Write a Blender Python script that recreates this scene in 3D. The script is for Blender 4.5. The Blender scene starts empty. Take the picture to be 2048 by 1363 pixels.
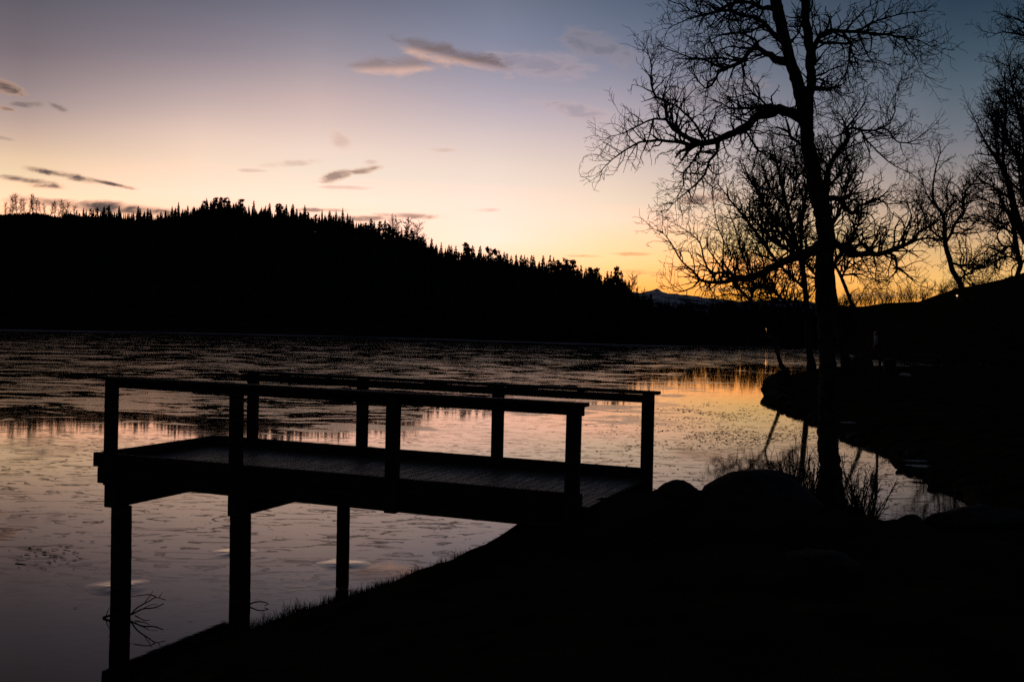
import bpy, bmesh, math, random
import numpy as np
from mathutils import Vector, Matrix, noise

C = bpy.context.scene.collection
sc = bpy.context.scene

# ------------------------------------------------------------------ camera
F, PITCH, ROLL, EYE = 2226.3, 0.0164, 0.0213, 3.2          # focal length in px of the 2048 px wide photograph
_fw = Vector((0, math.cos(PITCH), -math.sin(PITCH)))
_up0 = Vector((0, math.sin(PITCH), math.cos(PITCH)))
_rt0 = Vector((1, 0, 0))
_rt = _rt0 * math.cos(ROLL) + _up0 * math.sin(ROLL)
_up = -_rt0 * math.sin(ROLL) + _up0 * math.cos(ROLL)
cd = bpy.data.cameras.new('camera')
cam = bpy.data.objects.new('camera', cd)
C.objects.link(cam)
cd.sensor_width = 36
cd.lens = F * 36 / 2048
cd.clip_start = 0.1
cd.clip_end = 40000
m = Matrix.Identity(4)
for i, a in enumerate((_rt, _up, -_fw)):
    m.col[i] = (a.x, a.y, a.z, 0)
m.col[3] = (0, 0, EYE, 1)
cam.matrix_world = m
sc.camera = cam


def ray(px, py):
    return _fw * F + _rt * (px - 1024) - _up * (py - 681.5)


def at(px, py, Y):
    """world point seen at photo pixel (px, py), Y metres ahead of the viewer"""
    d = ray(px, py)
    return Vector((0, 0, EYE)) + d * (Y / d.y)


def onz(px, py, z):
    d = ray(px, py)
    return Vector((0, 0, EYE)) + d * ((z - EYE) / d.z)


def azel(px, py):
    d = ray(px, py).normalized()
    return math.atan2(d.x, d.y), math.asin(d.z)


# ------------------------------------------------------------------ view
sc.view_settings.view_transform = 'Standard'
sc.view_settings.look = 'None'
sc.view_settings.exposure = 0
sc.view_settings.gamma = 1
sc.view_settings.use_curve_mapping = False
sc.cycles.max_bounces = 6
sc.cycles.use_denoising = False
sc.cycles.use_adaptive_sampling = False


# ------------------------------------------------------------------ world: afterglow sky
def lin(c):
    c = c / 255.0
    return c / 12.92 if c <= 0.04045 else ((c + 0.055) / 1.055) ** 2.4


def lin3(rgb, boost=False):
    r, g, b = (lin(v) for v in rgb)
    return (r, g, b, 1)


def glow(c):
    """where the photograph's red is clipped the sky itself is brighter than white"""
    r, g, b = c[:3]
    return (r * (1 + 0.5 * max(0.0, min(1.0, (r - 0.965) / 0.035))), g, b, 1)


world = bpy.data.worlds.new('World')
sc.world = world
world.use_nodes = True
nt = world.node_tree
nt.nodes.clear()


class NG:
    """small helper for wiring shader nodes"""

    def __init__(s, tree):
        s.t = tree

    def n(s, kind, **kw):
        nd = s.t.nodes.new(kind)
        for k, v in kw.items():
            setattr(nd, k, v)
        return nd

    def put(s, sock, v):
        if hasattr(v, 'is_output'):
            s.t.links.new(v, sock)
        elif v is not None:
            sock.default_value = v

    def math(s, op, a, b=None, c=None, clamp=False):
        nd = s.n('ShaderNodeMath', operation=op, use_clamp=clamp)
        for i, v in enumerate((a, b, c)):
            s.put(nd.inputs[i], v)
        return nd.outputs[0]

    def smooth(s, x, a, b, lo=0.0, hi=1.0):
        nd = s.n('ShaderNodeMapRange', interpolation_type='SMOOTHSTEP')
        for k, v in zip(('Value', 'From Min', 'From Max', 'To Min', 'To Max'), (x, a, b, lo, hi)):
            s.put(nd.inputs[k], v)
        return nd.outputs[0]

    def linmap(s, x, a, b, lo=0.0, hi=1.0):
        nd = s.n('ShaderNodeMapRange')
        for k, v in zip(('Value', 'From Min', 'From Max', 'To Min', 'To Max'), (x, a, b, lo, hi)):
            s.put(nd.inputs[k], v)
        return nd.outputs[0]

    def mix(s, f, a, b):
        nd = s.n('ShaderNodeMix', data_type='RGBA')
        s.put(nd.inputs[0], f)
        s.put(nd.inputs[6], a)
        s.put(nd.inputs[7], b)
        return nd.outputs[2]

    def mixf(s, f, a, b):
        nd = s.n('ShaderNodeMix', data_type='FLOAT')
        s.put(nd.inputs[0], f)
        s.put(nd.inputs[2], a)
        s.put(nd.inputs[3], b)
        return nd.outputs[0]

    def noise(s, vec, scale, detail=2.0, rough=0.5, dist=0.0):
        nd = s.n('ShaderNodeTexNoise')
        s.put(nd.inputs['Vector'], vec)
        for k, v in zip(('Scale', 'Detail', 'Roughness', 'Distortion'), (scale, detail, rough, dist)):
            nd.inputs[k].default_value = v
        return nd.outputs[0]

    def scalev(s, vec, xyz):
        nd = s.n('ShaderNodeVectorMath', operation='MULTIPLY')
        s.put(nd.inputs[0], vec)
        nd.inputs[1].default_value = xyz
        return nd.outputs[0]


g = NG(nt)
tc = g.n('ShaderNodeTexCoord')
sep = g.n('ShaderNodeSeparateXYZ')
nt.links.new(tc.outputs['Generated'], sep.inputs[0])
az = g.math('ARCTAN2', sep.outputs[0], sep.outputs[1])
el = g.math('ARCSINE', sep.outputs[2])

# colour against elevation for a few compass directions: (photo column, [(photo row, sRGB)])
SKY = [
    (50, [(0, (98, 94, 104)), (100, (123, 111, 117)), (200, (163, 144, 143)), (270, (207, 178, 160)), (320, (238, 205, 170)), (390, (255, 230, 188)), (470, (255, 222, 165)), (600, (240, 180, 110))]),
    (400, [(0, (108, 106, 120)), (100, (142, 131, 141)), (200, (195, 173, 170)), (270, (235, 205, 188)), (320, (250, 220, 195)), (390, (255, 236, 208)), (500, (255, 228, 170)), (610, (250, 190, 110))]),
    (630, [(0, (113, 113, 130)), (100, (152, 144, 154)), (200, (206, 181, 177)), (300, (244, 218, 202)), (400, (255, 240, 215)), (500, (255, 232, 180)), (610, (250, 190, 110))]),
    (985, [(0, (114, 119, 139)), (70, (130, 135, 157)), (130, (150, 147, 165)), (200, (182, 171, 182)), (270, (217, 198, 196)), (330, (240, 218, 205)), (400, (253, 234, 215)), (480, (255, 243, 220)), (560, (255, 225, 150)), (630, (250, 190, 90))]),
    (1220, [(0, (92, 104, 125)), (80, (115, 122, 143)), (150, (145, 143, 160)), (230, (185, 172, 180)), (300, (217, 196, 190)), (370, (240, 215, 195)), (440, (254, 230, 200)), (520, (255, 226, 160)), (580, (255, 200, 100)), (640, (250, 160, 50))]),
    (1500, [(0, (72, 86, 105)), (150, (115, 120, 135)), (250, (150, 146, 155)), (330, (190, 175, 172)), (400, (222, 194, 172)), (470, (245, 210, 155)), (530, (255, 205, 115)), (580, (253, 185, 75)), (620, (245, 150, 45))]),
    (1900, [(0, (44, 62, 80)), (100, (65, 82, 97)), (200, (92, 104, 116)), (280, (118, 120, 128)), (350, (150, 140, 138)), (430, (187, 160, 140)), (500, (226, 182, 128)), (560, (247, 194, 115)), (605, (236, 160, 72)), (650, (220, 120, 40))]),
]
HI = [(18.5, 0.55), (23, 0.33), (30, 0.22), (45, 0.16), (90, 0.14)]      # above the frame it goes on darkening
EMAX = math.radians(90)
ramps = []
fel = g.math('POWER', g.math('DIVIDE', el, EMAX, clamp=True), 0.5)
for col, rows in SKY:
    r = g.n('ShaderNodeValToRGB')
    nt.links.new(fel, r.inputs[0])
    stops = []
    fine_rows = []
    for (r0, c0), (r1, c1) in zip(rows, rows[1:]):
        fine_rows += [(r0, lin3(c0)), ((r0 + r1) / 2, lin3(tuple((p + q) / 2 for p, q in zip(c0, c1))))]
    fine_rows.append((rows[-1][0], lin3(rows[-1][1])))
    for row, cc in fine_rows:
        a, e = azel(col, row)
        stops.append((math.sqrt(max(e, 0.0001) / EMAX), glow(cc)))
    topc = lin3(rows[0][1])
    for deg, k in HI:
        blue = min(1.0, (deg - 15) / 45)
        cc = [topc[i] * k for i in range(3)]
        lum = sum(cc) / 3
        cool = (lum * 0.72, lum * 0.92, lum * 1.35)
        cc = [cc[i] * (1 - blue) + cool[i] * blue for i in range(3)]
        stops.append((math.sqrt(math.radians(deg) / EMAX), (*cc, 1)))
    stops.sort()
    el_ = r.color_ramp.elements
    el_[0].position, el_[0].color = stops[0]
    el_[1].position, el_[1].color = stops[-1]
    for p, cc in stops[1:-1]:
        q = el_.new(p)
        q.color = cc
    ramps.append((azel(col, 300)[0], r.outputs[0]))
sky = ramps[0][1]
for (a0, _), (a1, c1) in zip(ramps, ramps[1:]):
    sky = g.mix(g.linmap(az, a0, a1), sky, c1)
# away from the afterglow the sky fades to dusk blue
back = g.n('ShaderNodeValToRGB')
nt.links.new(fel, back.inputs[0])
back.color_ramp.elements[0].position = 0.0
back.color_ramp.elements[0].color = (0.022, 0.024, 0.034, 1)
back.color_ramp.elements[1].position = 1.0
back.color_ramp.elements[1].color = (0.016, 0.020, 0.031, 1)
absaz = g.math('ABSOLUTE', az)
sky = g.mix(g.smooth(absaz, math.radians(24), math.radians(95)), sky, back.outputs[0])

# thin evening clouds in a few families: (opacity, core sRGB, edge sRGB, [(col, row, half width, half height, tilt)...])
CLOUDS = [
    (.97, (90, 78, 80), (196, 154, 124), [(105, 345, 40, 6, 8), (152, 355, 46, 8, 12), (62, 362, 66, 6, 5), (96, 372, 36, 6, 0), (215, 366, 50, 4, 10), (12, 174, 40, 13, 15), (4, 215, 26, 5, 10)]),
    (.62, (104, 92, 92), (172, 146, 134), [(56, 208, 34, 8, -5), (112, 213, 24, 6, 18), (8, 277, 22, 4, 5)]),
    (1.0, (96, 82, 78), (150, 122, 104), [(215, 415, 150, 11, 3)]),
    (.88, (156, 126, 114), (226, 180, 152), [(668, 353, 42, 9, -14), (733, 340, 36, 7, -10), (826, 432, 66, 6, 2), (722, 437, 60, 6, 0), (640, 420, 70, 4, 0), (1415, 396, 70, 10, -4)]),
    (.5, (206, 172, 156), (236, 198, 176), [(676, 278, 26, 15, 20), (578, 327, 66, 7, -5), (740, 324, 16, 5, 0), (890, 300, 32, 5, 0), (505, 341, 30, 4, 0), (972, 420, 24, 4, 0), (690, 375, 60, 4, 0)]),
    (.42, (150, 136, 146), (214, 180, 172), [(1075, 130, 110, 26, 4), (1150, 221, 90, 15, 10)]),
    (.42, (116, 110, 116), (176, 150, 146), [(1195, 92, 80, 26, 18), (1410, 190, 110, 26, -10)]),
    (.6, (205, 150, 96), (244, 190, 120), [(1265, 508, 46, 4, 1), (1168, 512, 36, 3, 1), (1822, 536, 46, 5, 0), (1300, 545, 60, 5, 4), (1480, 578, 130, 4, 1), (1750, 590, 70, 6, 0)]),
]
comb = g.n('ShaderNodeCombineXYZ')
g.put(comb.inputs[0], az)
g.put(comb.inputs[1], el)
stretch = g.scalev(comb.outputs[0], (1.0, 2.8, 1.0))
wisp = g.noise(stretch, 30.0, 7.0, 0.66, 0.6)
wob = g.math('MULTIPLY', g.math('SUBTRACT', wisp, 0.5), 4.6)


def ellipse(cx, cy, hw, hh, tilt):
    a0, e0 = azel(cx, cy)
    mp = g.n('ShaderNodeMapping', vector_type='TEXTURE')
    g.put(mp.inputs[0], comb.outputs[0])
    mp.inputs[1].default_value = (a0, e0, 0)
    mp.inputs[2].default_value = (0, 0, -(math.radians(tilt) - ROLL))
    mp.inputs[3].default_value = (hw / F, hh / F, 1)
    dp = g.n('ShaderNodeVectorMath', operation='DOT_PRODUCT')
    g.put(dp.inputs[0], mp.outputs[0])
    g.put(dp.inputs[1], mp.outputs[0])
    return dp.outputs['Value'], mp.outputs[0]


def cloud_layer(sky, d, op, core, edge, v=None):
    d = g.math('ADD', d, wob)
    msk = g.math('MULTIPLY', g.smooth(d, 1.5, -.2), op)
    cc = g.mix(g.smooth(d, -.3, 1.0) if v is None else g.smooth(v, .25, -.6), lin3(core, False), lin3(edge, False))
    return g.mix(msk, sky, cc)


for op, core, edge, lst in CLOUDS:
    dm = None
    for c in lst:
        dd = ellipse(*c)[0]
        dm = dd if dm is None else g.math('MINIMUM', dm, dd)
    sky = cloud_layer(sky, dm, op, core, edge)
for c, op, core, edge in [((790, 132, 84, 19, -3), .85, (146, 126, 126), (220, 180, 164)), ((905, 113, 118, 20, 12), .95, (122, 107, 110), (214, 174, 158))]:
    dd, vec = ellipse(*c)
    sv = g.n('ShaderNodeSeparateXYZ')
    g.put(sv.inputs[0], vec)
    sky = cloud_layer(sky, dd, op, core, edge, sv.outputs[1])

bg = g.n('ShaderNodeBackground')
nt.links.new(sky, bg.inputs[0])
bg.inputs[1].default_value = 1.0
out = g.n('ShaderNodeOutputWorld')
nt.links.new(bg.outputs[0], out.inputs[0])

random.seed(7)
rnd = random.random
uni = random.uniform


# ------------------------------------------------------------------ helpers
def mesh(name, verts, faces, smooth=False):
    me = bpy.data.meshes.new(name)
    me.from_pydata(verts, [], faces)
    if smooth:
        me.polygons.foreach_set('use_smooth', [True] * len(me.polygons))
    me.update()
    return me


def obj(name, me, mat=None, parent=None, loc=None):
    o = bpy.data.objects.new(name, me)
    C.objects.link(o)
    if mat and not me.materials:
        me.materials.append(mat)
    if parent:
        o.parent = parent
    if loc is not None:
        o.location = loc
    return o


def empty(name, loc, label, cat, group=None, rz=0):
    o = bpy.data.objects.new(name, None)
    o.empty_display_size = 0.2
    C.objects.link(o)
    o.location = loc
    o.rotation_euler = (0, 0, rz)
    return tag(o, label, cat, group)


def tag(o, label, cat, group=None, kind=None):
    if label:
        o['label'] = label
    if cat:
        o['category'] = cat
    if group:
        o['group'] = group
    if kind:
        o['kind'] = kind
    return o


def frame(t):
    t = t.normalized()
    a = Vector((0, 0, 1)) if abs(t.z) < 0.9 else Vector((1, 0, 0))
    u = t.cross(a).normalized()
    return u, t.cross(u)


class Tubes:
    """collects tapered tubes, built as one mesh"""

    def __init__(s):
        s.v, s.f = [], []

    def add(s, pts, rad, sides=6, rough=0.0, cap=True):
        base = len(s.v)
        n = len(pts)
        u = None
        for i in range(n):
            t = pts[min(i + 1, n - 1)] - pts[max(i - 1, 0)]
            if t.length < 1e-9:
                t = Vector((0, 0, 1))
            t.normalize()
            if u is None:
                u, w = frame(t)
            else:
                u = u - t * u.dot(t)
                if u.length < 1e-6:
                    u, w = frame(t)
                u.normalize()
                w = t.cross(u)
            for k in range(sides):
                a = 2 * math.pi * k / sides
                r = rad[i] * (1 + rough * (rnd() - 0.5)) if rough else rad[i]
                q = pts[i] + u * (r * math.cos(a)) + w * (r * math.sin(a))
                s.v.append((q.x, q.y, q.z))
        for i in range(n - 1):
            for k in range(sides):
                a, b = base + i * sides + k, base + i * sides + (k + 1) % sides
                s.f.append((a, b, b + sides, a + sides))
        if cap and sides > 3:
            s.f.append(tuple(base + k for k in reversed(range(sides))))
            s.f.append(tuple(base + (n - 1) * sides + k for k in range(sides)))

    def build(s, name, mat, parent=None, smooth=True, origin=None):
        v = s.v
        if origin is not None:
            o = origin
            v = [(a - o[0], b - o[1], c - o[2]) for a, b, c in v]
        return obj(name, mesh(name, v, s.f, smooth), mat, parent)


def resample(pts, rad, step):
    """Catmull-Rom through the points"""
    P, R = [], []
    n = len(pts)
    for i in range(n - 1):
        p0, p1, p2, p3 = pts[max(i - 1, 0)], pts[i], pts[i + 1], pts[min(i + 2, n - 1)]
        k = max(1, int((p2 - p1).length / step))
        for j in range(k):
            t = j / k
            q = 0.5 * ((2 * p1) + (p2 - p0) * t + (2 * p0 - 5 * p1 + 4 * p2 - p3) * t * t + (3 * p1 - p0 - 3 * p2 + p3) * t ** 3)
            P.append(q)
            R.append(rad[i] * (1 - t) + rad[i + 1] * t)
    P.append(pts[-1])
    R.append(rad[-1])
    return P, R


def rvec():
    while True:
        v = Vector((uni(-1, 1), uni(-1, 1), uni(-1, 1)))
        if 0.05 < v.length < 1:
            return v.normalized()


# ------------------------------------------------------------------ materials
def mat_basic(name, col, rough=0.9, spec=0.1, scale=3.0, var=0.5, bump=0.0, bscale=20.0):
    mt = bpy.data.materials.new(name)
    mt.use_nodes = True
    t = mt.node_tree
    b = t.nodes['Principled BSDF']
    h = NG(t)
    co = h.n('ShaderNodeTexCoord').outputs['Object']
    nz = h.noise(co, scale, 5.0, 0.6, 0.3)
    c0 = tuple(c * (1 - var) for c in col) + (1,)
    c1 = tuple(c * (1 + var) for c in col) + (1,)
    h.put(b.inputs['Base Color'], h.mix(h.smooth(nz, 0.3, 0.7), c0, c1))
    b.inputs['Roughness'].default_value = rough
    b.inputs['Specular IOR Level'].default_value = spec
    if bump:
        bn = h.n('ShaderNodeBump')
        bn.inputs['Strength'].default_value = bump
        bn.inputs['Distance'].default_value = 0.02
        h.put(bn.inputs['Height'], h.noise(co, bscale, 4.0, 0.6))
        h.put(b.inputs['Normal'], bn.outputs[0])
    return mt


M = {}
M['earth'] = mat_basic('dead_grass_earth', (.024, .021, .014), 1.0, 0.0, 1.4, .5, .6, 9)
M['grass'] = mat_basic('dead_grass_blades', (.034, .029, .015), 0.9, 0.05, 5, .4)
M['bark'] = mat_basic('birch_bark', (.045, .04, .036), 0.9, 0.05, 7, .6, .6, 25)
M['twig'] = mat_basic('birch_twigs', (.022, .016, .014), 0.9, 0.05, 5, .3)
M['conifer'] = mat_basic('conifer_needles', (.014, .02, .012), 0.95, 0.02, .8, .4)
M['cbark'] = mat_basic('conifer_bark', (.03, .022, .017), 0.95, 0.02, 2, .4)
M['rock'] = mat_basic('lichen_rock', (.036, .036, .036), 0.9, 0.05, 2.2, .6, .8, 11)
M['leaf'] = mat_basic('withered_leaf', (.02, .013, .008), 0.9, 0.05, 9, .4)
M['metal'] = mat_basic('galvanised_post', (.09, .09, .09), 0.6, 0.2, 6, .2)
M['white'] = mat_basic('white_plastic', (.3, .3, .29), 0.5, 0.3, 4, .06)
M['red'] = mat_basic('red_band', (.2, .015, .01), 0.5, 0.3, 4, .1)
M['slab'] = mat_basic('pale_stone', (.36, .33, .3), 0.8, 0.2, 4, .2)


def make_wood(name, col, rough, spec, grain=(2.0, 22.0, 22.0)):
    mt = bpy.data.materials.new(name)
    mt.use_nodes = True
    t = mt.node_tree
    b = t.nodes['Principled BSDF']
    h = NG(t)
    co = h.n('ShaderNodeTexCoord').outputs['Object']
    oi = h.n('ShaderNodeObjectInfo')          # every board gets its own stretch of grain
    sh = h.n('ShaderNodeVectorMath', operation='ADD')
    t.links.new(co, sh.inputs[0])
    h.put(sh.inputs[1], h.math('MULTIPLY', oi.outputs['Random'], 60.0))
    co = sh.outputs[0]
    st = h.scalev(co, grain)
    nz = h.noise(st, 1.6, 5.0, 0.65, 0.4)
    blot = h.noise(co, 3.0, 3.0, 0.5)
    f = h.math('ADD', h.math('MULTIPLY', nz, .7), h.math('MULTIPLY', blot, .3))
    h.put(b.inputs['Base Color'], h.mix(h.smooth(f, .35, .65), tuple(c * .5 for c in col) + (1,), tuple(c * 1.5 for c in col) + (1,)))
    h.put(b.inputs['Roughness'], h.smooth(nz, .3, .7, rough + .12, rough - .1))
    b.inputs['Specular IOR Level'].default_value = spec
    bn = h.n('ShaderNodeBump')
    bn.inputs['Strength'].default_value = .7
    bn.inputs['Distance'].default_value = .006
    h.put(bn.inputs['Height'], f)
    h.put(b.inputs['Normal'], bn.outputs[0])
    return mt


M['wood'] = make_wood('weathered_timber', (.03, .026, .023), .8, .12)
M['deck'] = make_wood('worn_deck_board', (.042, .038, .036), .6, .28, (16.0, 1.6, 16.0))


def make_ice():
    mt = bpy.data.materials.new('lake_ice')
    mt.use_nodes = True
    t = mt.node_tree
    b = t.nodes['Principled BSDF']
    h = NG(t)
    co = h.n('ShaderNodeTexCoord').outputs['Object']
    sp = h.n('ShaderNodeSeparateXYZ')
    t.links.new(co, sp.inputs[0])
    # how frosted each stretch of the ice is: clear near the bank, frostier and rougher out on the lake
    X, Y = sp.outputs[0], sp.outputs[1]
    big = h.noise(co, .16, 4.0, .6, 1.0)
    mid = h.noise(h.scalev(co, (.5, 1.0, 1.0)), .42, 6.0, .58, 2.2)
    fine = h.noise(co, 4.5, 4.0, .65, .4)
    # frosted sheets: a share of the surface that grows outwards and towards the left
    share = h.math('SUBTRACT', h.smooth(Y, 23.0, 44.0, .0, .118), h.smooth(Y, 50.0, 150.0, .0, .05))
    clear = h.math('MULTIPLY', h.smooth(h.math('SUBTRACT', X, h.math('MULTIPLY', Y, .1)), -1.0, 8.0, 0.0, .10), h.smooth(Y, 75.0, 105.0, 1.0, -.25))
    share = h.math('SUBTRACT', share, clear)
    sheet = h.math('ADD', h.math('MULTIPLY', big, .42), h.math('MULTIPLY', mid, .58))
    sheet = h.math('ADD', sheet, h.math('MULTIPLY', h.math('SUBTRACT', fine, .5), .10))
    sheet = h.math('ADD', sheet, share)
    sheet = h.smooth(sheet, .607, .632)
    # feather shaped frost marks in the clear ice
    wv = h.noise(h.scalev(co, (.55, 1.2, 1.0)), 1.25, 3.0, .5, 3.4)
    feather = h.math('MULTIPLY', h.smooth(wv, .555, .575), h.smooth(wv, .72, .58))
    feather = h.math('MULTIPLY', feather, h.smooth(fine, .36, .46, .35, 1.0))
    feather = h.math('MULTIPLY', feather, h.math('MULTIPLY', h.smooth(Y, 11.5, 17.0, .06, .95), h.smooth(Y, 26.0, 45.0, 1.0, .3)))
    scr = h.noise(h.scalev(co, (2.0, 9.0, 1.0)), 2.2, 3.0, .6, .6)
    scratch = h.math('MULTIPLY', h.smooth(scr, .635, .68), h.smooth(big, .4, .6, .1, .7))
    mark = h.math('MAXIMUM', feather, scratch)
    frost = h.math('MAXIMUM', mark, sheet)
    rg = h.mixf(sheet, h.mixf(mark, .025, .10), .15)
    bn = h.n('ShaderNodeBump')
    bn.inputs['Strength'].default_value = 1.0
    bn.inputs['Distance'].default_value = 1.0
    hgt = h.math('ADD', h.math('MULTIPLY', h.math('MULTIPLY', fine, sheet), .0008), h.math('MULTIPLY', mid, .0012))
    hgt = h.math('ADD', hgt, h.math('MULTIPLY', fine, .00022))
    h.put(bn.inputs['Height'], hgt)
    # glossy ice, extra dusk warmth painted into its reflection colour, over black depth; powdery frost hides part of the gloss
    t.nodes.remove(b)
    gl = h.n('ShaderNodeBsdfGlossy')
    gl.inputs['Color'].default_value = (1.0, .89, .79, 1)
    h.put(gl.inputs['Roughness'], rg)
    h.put(gl.inputs['Normal'], bn.outputs[0])
    deep = h.n('ShaderNodeBsdfDiffuse')
    h.put(deep.inputs['Color'], h.mix(frost, (.003, .003, .004, 1), (.02, .019, .02, 1)))
    fr = h.n('ShaderNodeFresnel')
    fr.inputs['IOR'].default_value = 1.62
    body = h.n('ShaderNodeMixShader')
    h.put(body.inputs[0], fr.outputs[0])
    t.links.new(deep.outputs[0], body.inputs[1])
    t.links.new(gl.outputs[0], body.inputs[2])
    df = h.n('ShaderNodeBsdfDiffuse')
    df.inputs['Color'].default_value = (.07, .066, .07, 1)
    mx = h.n('ShaderNodeMixShader')
    h.put(mx.inputs[0], h.mixf(sheet, h.math('MULTIPLY', mark, .8), .2))
    t.links.new(body.outputs[0], mx.inputs[1])
    t.links.new(df.outputs[0], mx.inputs[2])
    t.links.new(mx.outputs[0], t.nodes['Material Output'].inputs[0])
    return mt


M['ice'] = make_ice()
M['frost'] = mat_basic('frosted_shore_ice', (.4, .42, .47), .7, .3, .4, .3)


def make_mountain():
    mt = bpy.data.materials.new('snowy_mountain')
    mt.use_nodes = True
    t = mt.node_tree
    b = t.nodes['Principled BSDF']
    h = NG(t)
    co = h.n('ShaderNodeTexCoord').outputs['Object']
    sp = h.n('ShaderNodeSeparateXYZ')
    t.links.new(co, sp.inputs[0])
    nz = h.noise(h.scalev(co, (1, 1, 2.4)), .006, 6.0, .65, .8)
    f = h.math('ADD', nz, h.linmap(sp.outputs[2], 40, 260, -.14, .14))
    h.put(b.inputs['Base Color'], h.mix(h.smooth(f, .44, .58), (.05, .045, .05, 1), (.62, .62, .7, 1)))
    b.inputs['Roughness'].default_value = 1
    b.inputs['Specular IOR Level'].default_value = 0
    return mt


M['mountain'] = make_mountain()


def emit(name, col, s):
    mt = bpy.data.materials.new(name)
    mt.use_nodes = True
    b = mt.node_tree.nodes['Principled BSDF']
    b.inputs['Base Color'].default_value = (.1, .1, .1, 1)
    b.inputs['Emission Color'].default_value = (*col, 1)
    b.inputs['Emission Strength'].default_value = s
    return mt


M['lamp'] = emit('lamp_glow', (1, .5, .17), 1.9)
M['lamp_white'] = emit('lamp_glow_pale', (1, .6, .28), 1.2)

# ------------------------------------------------------------------ terrain
# shoreline of the bank we stand on, seen from above (metres, x right, y ahead), land lies to its right
SHORE = [(-40, -30), (-14, -8), (-7, 2.5), (-4.4, 6.6), (-3.3, 8.9), (-2.95, 10.2), (-2.3, 11.5), (-1.75, 12.25), (-.85, 13.6), (-.1, 15.0),
         (1.2, 15.6), (2.5, 15.4), (3.0, 15.9), (4.2, 17.6), (5.2, 18.2), (5.75, 17.5), (6.0, 17.3), (6.6, 17.7), (7.6, 18.2), (8.5, 19.6), (8.95, 21.6), (9.2, 24.0), (9.5, 27.0),
         (10.0, 30.0), (10.1, 33.5), (10.4, 38), (11.2, 46), (11.9, 51), (12.9, 55), (13.6, 58), (14.3, 62), (15.8, 67), (18.5, 72),
         (24, 78), (31, 80), (39, 77), (52, 74), (90, 70), (160, 66), (400, 60), (400, -400), (-40, -400)]
FARPX = [-900, 0, 300, 700, 1100, 1300, 1600, 1680, 1750, 1900, 2048, 3200]
FARD = [200, 197, 209, 209, 187, 182, 190, 158, 122, 108, 104, 100]
RIDGE = [(-1200, 470, 700), (-300, 440, 720), (0, 429, 700), (60, 424, 700), (120, 434, 695), (150, 440, 690), (230, 447, 670), (300, 452, 650), (340, 448, 640), (400, 440, 620), (480, 440, 580), (560, 449, 545), (620, 456, 520),
         (690, 468, 490), (760, 496, 455), (840, 532, 415), (920, 556, 390), (1000, 578, 360), (1080, 596, 335), (1160, 610, 310), (1240, 622, 285), (1290, 627, 250), (1350, 626, 240), (1480, 630, 238), (1560, 634, 240),
         (1630, 632, 245), (1660, 614, 240), (1700, 611, 225), (1750, 607, 205), (1800, 602, 182), (1850, 596, 165), (1900, 587, 150), (1950, 578, 142), (2000, 567, 138), (2048, 555, 135), (2300, 520, 130), (3200, 480, 130)]   # ground crest: photo column, photo row, metres away
RIDPX, RIDY, RIDD = ([r[k] for r in RIDGE] for k in range(3))


def seg_dist(X, Y, poly):
    d = np.full(X.shape, 1e9)
    inside = np.zeros(X.shape, bool)
    n = len(poly)
    for i in range(n):
        x0, y0 = poly[i]
        x1, y1 = poly[(i + 1) % n]
        dx, dy = x1 - x0, y1 - y0
        t = np.clip(((X - x0) * dx + (Y - y0) * dy) / (dx * dx + dy * dy), 0, 1)
        d = np.minimum(d, np.hypot(X - x0 - t * dx, Y - y0 - t * dy))
        c = (y0 > Y) != (y1 > Y)
        with np.errstate(divide='ignore', invalid='ignore'):
            xi = x0 + (Y - y0) * dx / (dy if dy else 1e-9)
        inside ^= c & (X < xi)
    return np.where(inside, d, -d)


def sstep(t):
    t = np.clip(t, 0, 1)
    return t * t * (3 - 2 * t)


RIDZ = [at(px, py, d).z for px, py, d in zip(RIDPX, RIDY, RIDD)]
BUMPS = [(1.9, 11.2, 1.7, .30), (.75, 12.0, 1.3, .26), (2.5, 13.4, .9, -.32), (4.9, 12.6, 1.5, -.42), (5.4, 14.2, 1.2, -.28), (2.3, 13.2, 1.2, .04), (6.0, 16.4, 1.1, -.32), (6.3, 15.4, 1.5, -.5), (7.2, 14.2, 1.6, -.3), (4.9, 15.0, .8, -.12), (3.4, 12.2, 1.5, .12), (4.75, 16.7, 1.2, .34), (7.6, 16.6, 1.0, .12), (15.5, 58, 2.2, .25), (20.5, 66, 3, .2)]


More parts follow.
